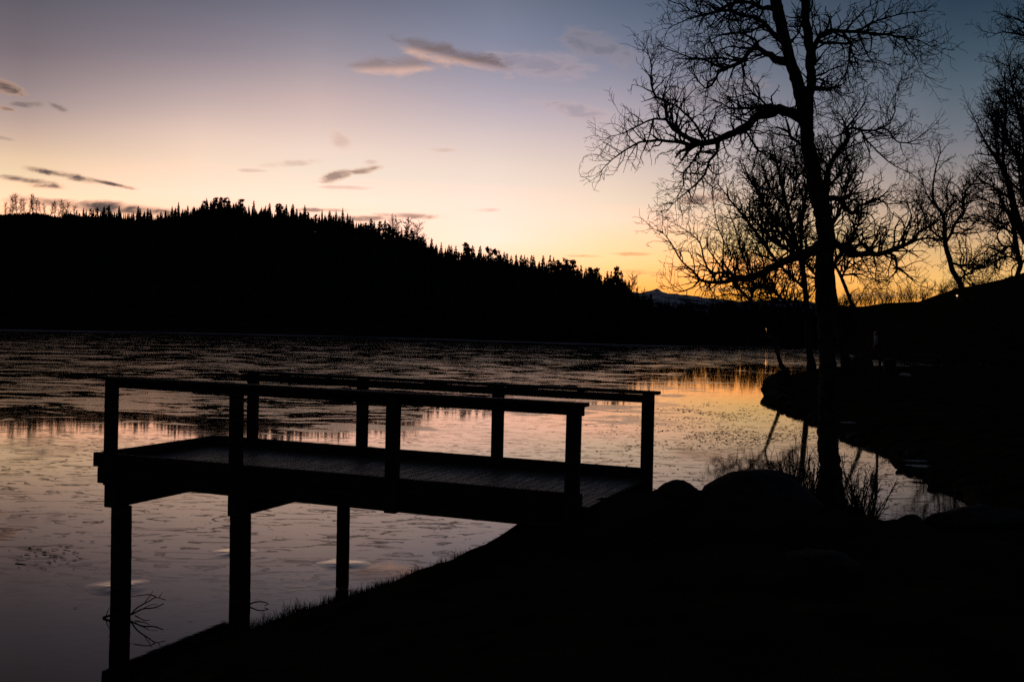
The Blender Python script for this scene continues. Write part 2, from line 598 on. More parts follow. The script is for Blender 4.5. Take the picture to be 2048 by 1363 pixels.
def terrain(X, Y):
    X = np.asarray(X, float)
    Y = np.asarray(Y, float)
    sd = seg_dist(X, Y, SHORE)
    rag = np.clip((Y - 17) / 4, 0, 1)          # ragged edge along the right-hand shore
    sd = sd + rag * (.15 * np.sin(1.9 * Y + 1.3 * X) + .10 * np.sin(4.3 * Y - 2.2 * X) + .06 * np.sin(8.7 * Y + 5.1 * X))
    hmax = np.interp(Y, [14, 22, 40, 60, 200], [1.58, 1.35, .95, .85, .9])
    soft = np.interp(Y, [14, 20, 45], [3.6, 3.0, 2.0])
    near = np.where(sd > 0, .10 + hmax * (1 - np.exp(-sd / soft)), 0)
    for bx, by, br, bh in BUMPS:
        near = near + np.where(sd > 0, bh * np.exp(-((X - bx) ** 2 + (Y - by) ** 2) / br ** 2), 0)
    px = 1024 + F * X / np.maximum(Y, 20)
    fd = np.interp(px, FARPX, FARD)
    rz = np.interp(px, RIDPX, RIDZ)
    rd = np.interp(px, RIDPX, RIDD)
    t = (Y - fd) / (rd - fd)
    farz = np.where(Y > fd, .5 * (1 - np.exp(-(Y - fd) / 3)) + (rz - .5) * (np.clip(t, 0, 1) ** .85), 0)
    farz = np.where(Y > rd, rz - (rz - 1) * .8 * sstep((Y - rd) / 700), farz)
    bed = -np.clip(np.minimum(-sd, fd - Y) * .35, 0, 1.2) - .02
    z = np.where(sd > 0, near, np.where(Y > fd, np.maximum(farz, .02), bed))
    return z, sd, Y - fd


def fbm(x, y, s, o=3):
    return noise.fractal(Vector((x * s, y * s, 3.1)), 1.0, 2.0, o)


def spaced(lo, hi, dense):
    """1-D grid: dense = [(a, b, step)...] then geometric spacing outwards"""
    vals = []
    for a, b, st in dense:
        k = int((b - a) / st)
        vals += [a + i * (b - a) / k for i in range(k)]
    vals.append(dense[-1][1])
    st = dense[-1][2]
    v = vals[-1]
    while v < hi:
        st *= 1.11
        v += st
        vals.append(v)
    st = dense[0][2]
    v = vals[0]
    pre = []
    while v > lo:
        st *= 1.14
        v -= st
        pre.append(v)
    return pre[::-1] + vals


gx = spaced(-1600, 1600, [(-5, 11, .17), (11, 34, .5)])
gy = spaced(-300, 5000, [(2, 20, .17), (20, 30, .3), (30, 85, .7)])
GX, GY = np.meshgrid(np.array(gx), np.array(gy))
GZ, GSD, GFD = terrain(GX, GY)
verts = []
for j in range(len(gy)):
    for i in range(len(gx)):
        x, y, z = gx[i], gy[j], GZ[j, i]
        if GSD[j, i] > 0:
            k = min(1, GSD[j, i] * .9)
            z += k * (.075 * fbm(x, y, .9) + .045 * fbm(x + 40, y, 3.1)) if y < 90 else 0
        elif GFD[j, i] > 0:
            k = min(1, GFD[j, i] / 30)
            z += k * 1.3 * fbm(x, y, .02)
        verts.append((x, y, z))
nx = len(gx)
faces = [(j * nx + i, j * nx + i + 1, (j + 1) * nx + i + 1, (j + 1) * nx + i) for j in range(len(gy) - 1) for i in range(nx - 1)]
ground = obj('ground', mesh('ground', verts, faces, True), M['earth'])
ground['kind'] = 'structure'


def gz(x, y):
    return float(terrain(np.array([x]), np.array([y]))[0][0])


ice = obj('lake_ice', mesh('lake_ice', [(-900, -60, 0), (500, -60, 0), (500, 330, 0), (-900, 330, 0)], [(0, 1, 2, 3)]), M['ice'])
ice['kind'] = 'structure'
# frost-white rim of ice along the far shore
v, f = [], []
for i, px in enumerate(range(-400, 1580, 20)):
    d = float(np.interp(px, FARPX, FARD))
    k = .5 + .5 * noise.noise(Vector((px * .008, 2, 0)))
    w = (3.0 + 9.0 * k) if px < 1380 else 1.2
    for dd in (d + 1.0, d - w):
        v.append(((px - 1024) / F * dd, dd, .012))
    if i:
        f.append((2 * i - 2, 2 * i, 2 * i + 1, 2 * i - 1))
so = obj('shore_ice', mesh('shore_ice', v, f), M['frost'])
so['kind'] = 'structure'

# snowy mountains far beyond
MPX = [900, 1180, 1235, 1262, 1278, 1292, 1303, 1312, 1322, 1336, 1352, 1375, 1400, 1440, 1480, 1530, 1560, 1590, 1640, 1700, 1800, 2000, 2300]
MPY = [600, 592, 588, 583, 586, 582, 580, 576, 583, 587, 587, 590, 594, 598, 602, 600, 597, 600, 606, 612, 618, 622, 630]
v, f = [], []
cols = list(range(900, 2300, 3))
rows = 16
for i, px in enumerate(cols):
    top = float(np.interp(px, MPX, MPY)) + 1.6 * noise.fractal(Vector((px * .06, 0, 0)), 1.0, 2.0, 4)
    for j in range(rows):
        t = j / (rows - 1)
        Y = 6200 + 2000 * t
        zt = at(px, top, 8200).z
        x = (px - 1024) / F * Y
        z = -20 + (zt + 20) * t ** 1.2 + 45 * t * (1 - t) * noise.fractal(Vector((x * .0016, Y * .0016, 1)), 1.0, 2.0, 5)
        v.append((x, Y, z))
    v.append(((px - 1024) / F * 9600, 9600, -20))
rows += 1
for i in range(len(cols) - 1):
    for j in range(rows - 1):
        f.append((i * rows + j, (i + 1) * rows + j, (i + 1) * rows + j + 1, i * rows + j + 1))
mo = obj('mountains', mesh('mountains', v, f, True), M['mountain'])
mo['kind'] = 'structure'


# ------------------------------------------------------------------ pier
PX0, PY0, PTH, PW = -4.5882, 12.886, .3617, 2.32
SL = -.0084
pier = empty('pier', (PX0, PY0, 0), 'dark timber pier with railings on both sides standing on round piles', 'pier', rz=-PTH)
WOBJ = []


def box(name, mat, parent, x0, x1, y0, y1, z0, z1, bevel=.006, slope=True, label=None):
    """board in pier coordinates: x along towards land, y across, z up"""
    L = x1 - x0
    bm = bmesh.new()
    bmesh.ops.create_cube(bm, size=1)
    bmesh.ops.scale(bm, vec=(L, y1 - y0, z1 - z0), verts=bm.verts)
    if bevel:
        bmesh.ops.bevel(bm, geom=bm.edges[:], offset=bevel, segments=1, affect='EDGES')
    me = bpy.data.meshes.new(name)
    bm.to_mesh(me)
    bm.free()
    o = obj(name, me, mat, parent)
    cx = (x0 + x1) / 2
    o.location = (cx, (y0 + y1) / 2, (z0 + z1) / 2 + (SL * cx if slope else 0))
    if slope and L > .3:
        o.rotation_euler = (0, -math.atan(SL), 0)
    return o


NT = [0, 1.7048, 3.6251, 5.5878]
GT = [.3029, 1.9656, 3.8492, 5.7409]
XL, XR = -.30, 5.70           # deck ends
ZK, ZR, ZL = 1.582, 2.482, 1.227
# long side beams and the kickboards on top of them
for side, (ya, yb) in enumerate(((0.0, .055), (PW - .055, PW))):
    xe = 5.66 if side == 0 else 5.80
    box('kickboard', M['wood'], pier, XL, xe, ya - .004, yb + .004, ZK - .165, ZK)
    box('side_beam', M['wood'], pier, XL + .06, xe - .02, ya, yb, ZL, ZK - .168)
box('side_beam', M['wood'], pier, XL + .07, XR, PW / 2 - .03, PW / 2 + .03, ZL + .02, ZK - .168)
box('kickboard', M['wood'], pier, XL + .002, XL + .05, .06, PW - .06, ZK - .155, ZK - .004, slope=False)
# deck boards laid across
nb = 50
bw = (XR + .02 - (XL + .055)) / nb
for i in range(nb):
    a = XL + .055 + i * bw
    dz = uni(-.001, .001)
    o = box('deck_board', M['deck'], pier, a + .0018, a + bw - .0018, .062 + uni(0, .006), PW - .062 - uni(0, .006), ZK - .166 + dz, ZK - .128 + dz, .0025)
    o.rotation_euler = (uni(-.001, .001), uni(-.004, .004), uni(-.002, .002))
# bearer beams across the pile heads
PILES = [(.02, .12), (1.66, .12), (.06, PW + .06), (1.70, PW + .06)]
for xx, zz in ((-.045, .27), (1.655, .235)):
    box('cross_beam', M['wood'], pier, xx - .075, xx + .085, -.02, PW + .05, ZL - zz, ZL - .004, .008, False)
def under(o, part):
    o.parent = part
    o.matrix_parent_inverse = part.matrix_basis.inverted()


for side, ts in ((0, NT), (1, GT)):
    xa, xb = ts[0] - .2, ts[-1] + .13
    yc = -.04 if side == 0 else PW + .04
    inn = 1 if side == 0 else -1
    ra = yc + inn * .056
    rb = yc + inn * .092
    rail = box('railing', M['wood'], pier, xa + .06, xb - .05, min(ra, rb), max(ra, rb), ZR - .135, ZR - .041)
    under(box('rail_cap', M['wood'], pier, xa, xb, yc - .075, yc + .085, ZR - .038, ZR), rail)
    for k, t in enumerate(ts):
        w = .068
        if side == 0:
            ya, yb = -.082, -.006
        else:
            ya, yb = PW + .006, PW + .082
        o = box('railing_post', M['wood'], pier, t - w, t + w, ya - .02, yb + .02 - .018, ZL - .0, ZR - .04, .008, False)
        o.location.z += SL * t
        o.rotation_euler = (uni(-.006, .006), uni(-.006, .006), 0)
        under(o, rail)
for k, (xx, yy) in enumerate(PILES):
    tb = Tubes()
    lo, hi = -1.0, ZL - (.272 if k in (0, 2) else .237)
    n = 40
    lean = uni(-.015, .015)
    pts = [Vector((xx + lean * (lo + (hi - lo) * i / n - hi), yy, lo + (hi - lo) * i / n)) for i in range(n + 1)]
    rad = [(.117 if k < 2 else .085) * (1 + .03 * noise.noise(Vector((i * .4, k, 0)))) for i in range(n + 1)]
    tb.add(pts, rad, 18, .03)
    tb.build('pile', M['wood'], pier)

# mounds of ice pushed up round each pile
for k, (xx, yy) in enumerate(PILES):
    if k == 1:
        continue
    p = Matrix.Translation((PX0, PY0, 0)) @ Matrix.Rotation(-PTH, 4, 'Z') @ Vector((xx, yy, 0))
    v, f = [], []
    nr, na = 14, 40
    R = .42 if k < 2 else .36
    for i in range(nr + 1):
        r = R * i / nr
        for j in range(na):
            a = 2 * math.pi * j / na
            rr = r * (1 + .35 * noise.noise(Vector((math.cos(a) * 1.4, math.sin(a), k * 3.1))))
            z = .010 * (.5 + .5 * math.cos(math.pi * min(1, i / nr))) ** 1.0 + .004 * noise.noise(Vector((rr * math.cos(a) * 9, rr * math.sin(a) * 9, k))) * (1 - i / nr)
            if i == nr:
                z = -.0015
            v.append((rr * math.cos(a), rr * math.sin(a), z))
    for i in range(nr):
        for j in range(na):
            f.append((i * na + j, (i + 1) * na + j, (i + 1) * na + (j + 1) % na, i * na + (j + 1) % na))
    o = obj('ice_mound', mesh('ice_mound', v, f, True), M['ice'], ice)
    o.location = p


# ------------------------------------------------------------------ bare trees
class BareTree:
    def __init__(s, scale, twig_r, gn=.34, seed=0, up=.1):
        s.tw = Tubes()
        s.k = scale           # size factor of the side shoots in metres
        s.tr = twig_r
        s.gn = gn
        s.up = up
        s.rs = random.Random(seed)

    def rv(s):
        r = s.rs
        while True:
            v = Vector((r.uniform(-1, 1), r.uniform(-1, 1), r.uniform(-1, 1)))
            if .05 < v.length < 1:
                return v.normalized()

    def shoot(s, p, d, length, r0, lvl, dens):
        r = s.rs
        step = (.085, .06, .045)[lvl] * s.k
        n = max(2, int(length / step))
        pts = [p.copy()]
        rad = [r0]
        d = d.normalized()
        bend = s.rv() * .12
        kids = []
        for i in range(n):
            d = (d + s.rv() * s.gn * (1.0 if lvl else .8) + bend + Vector((0, 0, s.up * .5))).normalized()
            if r.random() < .08:
                d = (d + s.rv() * .7).normalized()
            p = p + d * step
            pts.append(p.copy())
            t = (i + 1) / n
            rad.append(max(s.tr * .75, r0 * (1 - .75 * t)))
            if lvl < 2 and r.random() < dens * (1.0 if t > .12 else .3):
                kids.append((p.copy(), d.copy(), t))
            elif lvl == 2 and r.random() < .3:
                kids.append((p.copy(), d.copy(), t))
        s.tw.add(pts, rad, 4 if lvl == 0 else 3, 0, False)
        for (q, dd, t) in kids:
            if lvl < 2:
                side = s.rv()
                side = (side - dd * side.dot(dd)).normalized()
                nd = (dd * .75 + side * .9 + Vector((0, 0, s.up))).normalized()
                L = length * r.uniform(.28, .62) * (1.05 - .5 * t)
                s.shoot(q, nd, max(L, .09 * s.k), max(s.tr, r0 * .6), lvl + 1, dens * .82)
            else:       # short spur with a bud
                side = (dd + s.rv() * 1.1).normalized()
                s.tw.add([q, q + side * .03 * s.k * r.uniform(.6, 1.6)], [s.tr * .8, s.tr * .9], 3, 0, False)

    def limb(s, pts, rad, dens, L, start=.12, spread=.9):
        """side shoots all along a limb given as a smooth 3-D line"""
        r = s.rs
        n = len(pts)
        tot = sum((pts[i + 1] - pts[i]).length for i in range(n - 1))
        acc = 0
        for i in range(1, n):
            seg = pts[i] - pts[i - 1]
            acc += seg.length
            t = acc / tot
            if t < start:
                continue
            e = seg.length * dens * (.55 + .75 * t)
            k = int(e) + (1 if r.random() < e - int(e) else 0)
            for _ in range(k):
                q = pts[i - 1] + seg * r.random()
                dd = seg.normalized()
                side = s.rv()
                side = (side - dd * side.dot(dd)).normalized()
                nd = (dd * .6 + side * spread + Vector((0, 0, s.up * 1.6))).normalized()
                s.shoot(q, nd, L * r.uniform(.45, 1.15) * (1.15 - .45 * t), min(rad[i] * .7, s.tr * 4.6), 0, .58)
        # the limb ends in a spray
        dd = (pts[-1] - pts[-2]).normalized()
        for _ in range(3):
            s.shoot(pts[-1], (dd + s.rv() * .5).normalized(), L * r.uniform(.5, .9), max(rad[-1], s.tr), 0, .55)


def px3(line, Y, off0, off1):
    """limb traced as (col, row, width px); it swings from off0 to off1 metres in depth on its way out"""
    P, R = [], []
    n = len(line)
    for i, (x, y, w) in enumerate(line):
        t = i / (n - 1)
        yy = Y + off0 + (off1 - off0) * (t ** .8)
        P.append(at(x, y, yy))
        R.append(max(w * .54 * yy / F, .0018))
    return P, R


def tree(name, label, cat, Y, trunk, limbs, step, kscale, twr, dens, L, seed, group=None, gn=.34, up=.1, bough='branch', tdens=0, tw_name='twigs', bark=None, smin=.12, base=None, split=False):
    rs = random.Random(seed + 5)
    P, R = px3(trunk, Y, 0, rs.uniform(-.3, .3))
    if base is not None:
        P[0] = Vector(base)
    foot = P[0].copy()
    foot.z = gz(foot.x, foot.y) - .05
    root = empty(name, foot, label, cat, group)
    P, R = resample(P, R, step * .6)
    if P[0].z > foot.z:
        P.insert(0, foot.copy())
        R.insert(0, R[0] * 1.1)
    tb = Tubes()
    tb.add(P, R, 14, .26)
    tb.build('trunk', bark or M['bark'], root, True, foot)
    bt = BareTree(kscale, twr, gn, seed, up)
    if tdens:
        bt.limb(P, R, tdens, L, .45)
    if split:
        bt.tw.build(tw_name, M['twig'], root, False, foot)['kind'] = 'stuff'
        bt.tw = Tubes()
    for lb in limbs:
        line = lb[0]
        o0 = lb[1] if len(lb) > 1 else 0
        o1 = lb[2] if len(lb) > 2 else rs.uniform(-.45, .45) * abs(line[-1][0] - line[0][0] + .5 * (line[-1][1] - line[0][1])) * Y / F * .8
        q, r = px3(line, Y, o0, o1)
        q, r = resample(q, r, step)
        for i in range(1, len(q)):
            q[i] = q[i] + rvec() * min(.35 * r[i], step * .25)
        tb = Tubes()
        tb.add(q, r, 8, .34)
        bo = tb.build(bough, bark or M['bark'], root, True, foot)
        bt.limb(q, r, dens, L * rs.uniform(.8, 1.2), smin)
        if split:
            bt.tw.build(tw_name, M['twig'], bo, False, foot)['kind'] = 'stuff'
            bt.tw = Tubes()
    if not split:
        bt.tw.build(tw_name, M['twig'], root, False, foot)['kind'] = 'stuff'
    return root


# the big birch by the water, traced limb by limb
MT = 16.5
trunk = [(1661, 985, 50), (1660, 960, 43), (1660, 930, 39), (1655, 890, 35), (1653.5, 851, 33), (1656, 745, 32), (1652, 666, 30), (1650, 600, 33), (1648, 547, 34), (1651, 464, 32), (1641, 408, 33),
         (1632, 381, 31), (1625.5, 337, 27), (1617, 293, 24), (1613, 249, 25), (1609, 215, 30), (1598, 176, 23), (1589, 147, 22), (1579, 117, 20), (1568, 73, 19), (1557, 29, 22), (1551, 0, 20),
         (1543, -60, 17), (1538, -130, 14), (1530, -210, 10), (1522, -300, 6), (1518, -370, 3)]
LB = [
    ([(1614, 225, 20), (1622, 176, 16), (1621.5, 132, 18), (1617, 88, 17), (1614, 44, 16), (1613, 0, 17), (1616, -60, 13), (1622, -130, 10), (1626, -200, 7), (1634, -270, 4)], 0, .5),
    ([(1608, 238, 24), (1580, 224, 21), (1556, 220, 18), (1519, 231, 16), (1488, 253, 14), (1457, 270, 13), (1426, 282, 12), (1402, 287, 10)], 0, -.5),
    ([(1404, 286, 10), (1380, 278, 9), (1365, 271, 8), (1346, 259, 7), (1333, 240, 5.5), (1331, 203, 5), (1312, 193, 4.5), (1302, 166, 4), (1303, 136, 2.5), (1297, 108, 1.5)], -.5, -.9),
    ([(1406, 287, 7), (1374, 288, 6), (1345, 283, 5.5), (1316, 280, 5), (1279, 285, 4), (1248, 302, 3), (1225, 318, 2), (1205, 338, 1.4)], -.5, .1),
    ([(1333, 240, 4.5), (1309, 237, 4), (1279, 250, 3), (1248, 266, 2), (1222, 272, 1.3)], -.7, -.3),
    ([(1436, 281, 6), (1436, 302, 5), (1419, 320, 4.8), (1410, 348, 4.2), (1390, 370, 3.5), (1365, 391, 2.5), (1345, 408, 1.6)], -.4, -1.0),
    ([(1404, 288, 5), (1400, 302, 4.2), (1377, 333, 3.6), (1366, 345, 3), (1367, 370, 2), (1358, 388, 1.4)], -.5, .2),
    ([(1478, 259, 5), (1491, 262, 4.2), (1507, 287, 4), (1519, 302, 4), (1534, 303, 3), (1550, 322, 2.2), (1562, 342, 1.5)], -.2, .7),
    ([(1556, 220, 9), (1540, 211, 7), (1516, 216, 6.5), (1476, 217, 4.5), (1457, 215, 3), (1444, 207, 2)], -.1, .7),
    ([(1535, 212, 5), (1525, 203, 4.2), (1503, 188, 3), (1482, 192, 2), (1462, 196, 1.4)], .2, .8),
    ([(1412, 284, 6), (1396, 256, 5), (1377, 234, 4), (1352, 212, 3), (1334, 203, 2)], -.5, .4),
    ([(1575, 124, 17), (1550, 117, 14), (1531, 105, 11), (1513, 94, 9.5), (1497, 106, 8.5), (1482, 123, 7.5), (1448, 137, 6.5), (1436, 143, 5), (1434, 154, 4.5), (1423, 172, 4), (1411, 176, 3), (1397, 163, 2.2)], 0, -.6),
    ([(1448, 137, 5), (1426, 129, 4.2), (1408, 119, 4), (1380, 115, 3), (1362, 108, 2), (1330, 96, 1.4)], -.4, -.9),
    ([(1482, 123, 4), (1467, 120, 3.6), (1448, 117, 3), (1420, 118, 2.2), (1396, 116, 1.5)], -.3, .4),
    ([(1565, 82, 12), (1547, 68, 10), (1536, 54, 8.5), (1525, 43, 8), (1503, 34, 7), (1482, 31, 6), (1457, 21, 5), (1426, 25, 4), (1390, 34, 3), (1365, 43, 2), (1345, 52, 1.4)], 0, .7),
    ([(1516, 94, 6), (1510, 80, 5), (1500, 74, 4), (1476, 65, 3), (1448, 68, 2.5), (1423, 78, 1.8)], -.1, -.7),
    ([(1552, 16, 11), (1519, 15, 8), (1507, 6, 7), (1470, 6, 6), (1442, 18, 5), (1412, 30, 3.5), (1380, 20, 2)], 0, -.9),
    ([(1550, -20, 10), (1525, -40, 8), (1490, -50, 6), (1450, -40, 4.5), (1410, -30, 3), (1370, -22, 2)], 0, .9),
    ([(1623, 128, 14), (1629, 88, 11), (1641, 70, 9.5), (1661, 61, 8.5), (1688, 63, 7), (1717, 63, 6.2), (1749, 69, 5.2), (1779, 70, 4.2), (1808, 76, 3.2), (1837, 80, 2), (1860, 93, 1.2)], 0, -.7),
    ([(1717, 63, 4), (1735, 50, 3.5), (1764, 38, 3), (1808, 27, 2), (1845, 23, 1.4)], -.4, .2),
    ([(1808, 76, 2.5), (1817, 100, 2), (1832, 114, 1.6), (1840, 136, 1.1), (1850, 150, .8)], -.6, -.4),
    ([(1634, 82, 6), (1647, 85, 5.2), (1670, 86, 4.6), (1691, 87, 4.5), (1702, 88, 6), (1698, 106, 4), (1698, 122, 2.6), (1694, 140, 3)], -.1, -.6),
    ([(1661, 62, 5), (1685, 73, 4.4), (1700, 85, 4), (1706, 112, 2.4), (1729, 123, 2), (1752, 118, 1.5), (1775, 130, 1)], -.3, .4),
    ([(1627, 160, 4), (1641, 157, 3.2), (1664, 172, 2.2), (1688, 188, 1.5), (1704, 186, 1)], 0, .6),
    ([(1626, 152, 4), (1647, 148, 3), (1664, 138, 2.2), (1690, 128, 1.5)], 0, -.5),
    ([(1628, 180, 3.5), (1645, 174, 2.6), (1668, 178, 1.8), (1690, 200, 1.2)], 0, -.4),
    ([(1646, 400, 12), (1650, 367, 10), (1664, 326, 9), (1679, 296, 8), (1697, 276, 7.5), (1694, 266, 6.5), (1688, 264, 6), (1705, 255, 5.2), (1723, 261, 4.4), (1749, 261, 3.6), (1779, 246, 2.6), (1790, 223, 2), (1790, 190, 1.5), (1802, 160, 1)], 0, -.6),
    ([(1723, 261, 4), (1735, 282, 3.2), (1764, 311, 2.6), (1790, 332, 1.8), (1820, 345, 1.2)], -.4, -1),
    ([(1749, 261, 3.6), (1773, 258, 3), (1793, 282, 2.5), (1820, 285, 2), (1841, 272, 1.3)], -.4, .3),
    ([(1694, 266, 4), (1690, 250, 3.4), (1686, 238, 2.4), (1676, 224, 1.4)], -.4, .1),
    ([(1660, 482, 18), (1689, 500, 13), (1703, 508, 12), (1728, 508, 11), (1756, 507, 10), (1773, 503, 10), (1803, 493, 9), (1823, 484, 6.5), (1837, 464, 5.2), (1868, 447, 4), (1888, 432, 2)], 0, -.9),
    ([(1823, 485, 5), (1840, 478, 4.2), (1865, 476, 3.6), (1888, 486, 2.2), (1905, 505, 1.2)], -.7, -.2),
    ([(1773, 505, 6), (1790, 511, 5.2), (1795, 536, 4.2), (1809, 545, 3.6), (1823, 558, 2), (1838, 571, 1.2)], -.5, -1.1),
    ([(1795, 536, 3.4), (1788, 548, 2.6), (1779, 558, 1.4)], -.6, -.6),
    ([(1690, 499, 7), (1711, 497, 6), (1722, 487, 5.4), (1736, 499, 4), (1752, 490, 2.5)], -.2, .5),
    ([(1803, 490, 4), (1812, 458, 3), (1831, 436, 2.2), (1842, 413, 1.6)], -.6, .2),
    ([(1652, 400, 12), (1668, 396, 9.5), (1681, 397, 8.5), (1692, 416, 8.5), (1704, 427, 8), (1717, 413, 5.5), (1734, 406, 4.2), (1756, 399, 3.2), (1775, 408, 2.2), (1800, 404, 1.4)], 0, .8),
    ([(1646, 492, 24), (1620, 502, 20), (1588, 513, 17), (1557, 528, 15), (1526, 546, 13), (1502, 556, 12), (1471, 556, 10), (1452, 565, 7.5), (1422, 563, 6.2), (1400, 559, 5.2), (1385, 540, 4.2), (1363, 522, 3), (1342, 485, 2.4), (1326, 466, 1.4)], 0, -1.0),
    ([(1400, 559, 4), (1385, 574, 3.2), (1366, 583, 2.6), (1350, 582, 1.6), (1340, 565, 1)], -.8, -.6),
    ([(1471, 556, 6), (1452, 543, 5), (1425, 546, 4), (1409, 522, 3), (1400, 485, 2.5), (1372, 460, 1.6), (1352, 450, 1)], -.6, .2),
    ([(1557, 528, 7), (1540, 505, 6), (1526, 485, 5.4), (1502, 451, 5), (1477, 420, 3.6), (1452, 389, 2.2), (1432, 362, 1.2)], -.3, .7),
    ([(1444, 562, 3), (1446, 520, 2.4), (1446, 479, 2.2), (1434, 448, 2), (1424, 385, 1.3), (1427, 340, 1)], -.7, -.9),
    ([(1500, 556, 4), (1490, 520, 3), (1478, 490, 2.6), (1470, 455, 2), (1460, 430, 1.2)], -.5, -.1),
    ([(1590, 512, 8), (1575, 480, 6), (1555, 460, 5), (1545, 430, 3.6), (1525, 405, 2.4), (1515, 380, 1.4)], -.2, -.8),
    ([(1612, 296, 6), (1604, 290, 5.4), (1582, 273, 5), (1576, 252, 4.6), (1572, 238, 2)], 0, -.3),
    ([(1605, 175, 5), (1607, 177, 5), (1618, 176, 6)], 0, 0),
    ([(1578, 88, 5), (1592, 73, 3.6), (1598, 66, 3), (1602, 50, 1.8)], 0, .3),
]
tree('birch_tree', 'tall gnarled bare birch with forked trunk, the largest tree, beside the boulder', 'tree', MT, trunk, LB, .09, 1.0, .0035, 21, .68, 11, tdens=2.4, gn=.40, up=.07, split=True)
bpy.context.view_layer.update()

# smaller birches on the spit behind it
PROM = 'birches on the low spit'
tree('birch_tree', 'slim bare birch leaning left over the water at the tip of the spit', 'tree', 60.5,
     [(1574, 742, 13), (1564, 733, 9), (1557, 713, 7), (1548, 685, 7), (1536, 648, 6), (1520, 627, 6), (1502, 602, 5.5), (1477, 577, 5), (1452, 546, 4), (1432, 520, 3), (1415, 496, 2)],
     [([(1536, 648, 4), (1545, 615, 4), (1540, 580, 3.5), (1530, 545, 3), (1525, 515, 2)],), ([(1502, 602, 4), (1508, 570, 3.5), (1500, 535, 3), (1490, 505, 2)],),
      ([(1477, 577, 3), (1470, 548, 3), (1474, 520, 2)],), ([(1520, 627, 4), (1490, 620, 3), (1462, 612, 2)],), ([(1452, 546, 3), (1462, 515, 2.4), (1455, 490, 1.6)],)],
     .3, 2.4, .012, 9, 2.2, 21, PROM, tdens=2.0, gn=.3)
tree('birch_tree', 'dense many-branched bare birch standing just left of the big trunk', 'tree', 66,
     [(1623, 731, 18), (1620, 712, 12), (1617, 690, 11), (1615, 660, 10), (1612, 600, 10), (1606, 540, 9), (1590, 480, 8), (1575, 420, 7), (1562, 360, 5), (1552, 318, 3), (1548, 296, 2)],
     [([(1612, 640, 6), (1588, 623, 6), (1566, 600, 5.5), (1551, 586, 5), (1526, 571, 4), (1500, 575, 2.5)],), ([(1606, 540, 8), (1602, 470, 7), (1610, 400, 5), (1618, 345, 4), (1616, 310, 2)],),
      ([(1590, 480, 7), (1545, 432, 6), (1515, 385, 4), (1496, 350, 2.5)],), ([(1600, 510, 6), (1560, 490, 5), (1525, 460, 4), (1500, 430, 2.5)],),
      ([(1575, 420, 5), (1590, 375, 4), (1592, 330, 3), (1588, 300, 2)],), ([(1612, 580, 5), (1585, 555, 5), (1560, 530, 4), (1535, 515, 3)],), ([(1575, 420, 4), (1545, 385, 3.4), (1530, 345, 2.4), (1522, 322, 1.6)],)],
     .35, 2.4, .012, 12, 2.6, 22, PROM, tdens=2.4, gn=.28, up=.14)
tree('birch_tree', 'bare birch whose trunk shows right behind the big trunk on the spit', 'tree', 64,
     [(1692, 727, 20), (1687, 700, 15), (1682, 680, 13), (1675, 640, 12), (1668, 590, 11), (1662, 530, 10), (1655, 470, 9), (1652, 420, 8), (1657, 370, 6), (1660, 330, 4), (1658, 305, 2)],
     [([(1655, 470, 7), (1680, 420, 6), (1695, 370, 4), (1700, 330, 2.5)],), ([(1662, 530, 7), (1690, 500, 6), (1712, 460, 4), (1722, 425, 2.5)],), ([(1652, 420, 5), (1635, 375, 4), (1640, 330, 3), (1645, 300, 2)],),
      ([(1657, 370, 5), (1680, 345, 4), (1692, 310, 2.4)],), ([(1668, 590, 5), (1640, 560, 5), (1615, 530, 4), (1600, 505, 2.5)],)],
     .35, 2.4, .012, 11, 2.5, 23, PROM, tdens=2.0, gn=.28, up=.14)
tree('birch_tree', 'thin bare birch leaning left between the big trunk and the open sky', 'tree', 56,
     [(1750, 762, 12), (1738, 720, 9), (1722, 660, 8), (1705, 612, 7), (1693, 580, 6.5), (1683, 555, 6), (1670, 530, 5), (1655, 505, 4), (1645, 480, 2)],
     [([(1684, 556, 4), (1690, 540, 4), (1702, 532, 3), (1722, 520, 2.4), (1745, 524, 1.6)],), ([(1683, 550, 4), (1700, 549, 3.2), (1722, 548, 2.4), (1740, 556, 1.6)],), ([(1670, 530, 3.4), (1685, 505, 2.4), (1695, 480, 1.6)],)],
     .25, 2.2, .0105, 6, 1.9, 24, PROM, tdens=1.4, gn=.3)

# the right-hand hillside
HILL = 'bare birches on the right hillside'
tree('birch_tree', 'bare birch with leaning forked trunk on the hillside crest beside the small light', 'tree', 152,
     [(1927, 590, 13), (1924, 576, 11), (1915, 557, 10), (1904, 539, 9.5), (1901, 524, 9), (1892, 494, 8.5), (1890, 479, 8), (1887, 434, 6), (1875, 415, 5), (1866, 395, 4.5), (1866, 372, 3.6), (1872, 335, 2.5), (1880, 308, 1.6)],
     [([(1893, 482, 6), (1904, 464, 5.5), (1912, 442, 5), (1925, 430, 4.5), (1928, 400, 4), (1932, 380, 3.4), (1945, 367, 2.6), (1956, 353, 1.6)],), ([(1903, 525, 5), (1920, 531, 4.6), (1942, 529, 4.2), (1950, 537, 3.6), (1962, 537, 3.2), (1976, 524, 2)],),
      ([(1919, 556, 3.6), (1927, 553, 3), (1937, 566, 2.4), (1941, 573, 2)],), ([(1920, 532, 3), (1933, 550, 2.6), (1950, 572, 2)],), ([(1890, 480, 4.5), (1872, 470, 4), (1858, 452, 3), (1846, 425, 2)],), ([(1887, 434, 4), (1896, 405, 3), (1893, 378, 2)],),
      ([(1875, 415, 3), (1858, 396, 2.4), (1848, 372, 1.6)],), ([(1904, 464, 3.6), (1922, 466, 3), (1942, 452, 2)],)],
     .7, 4.6, .024, 4.2, 4.4, 31, HILL, tdens=.8, gn=.3)
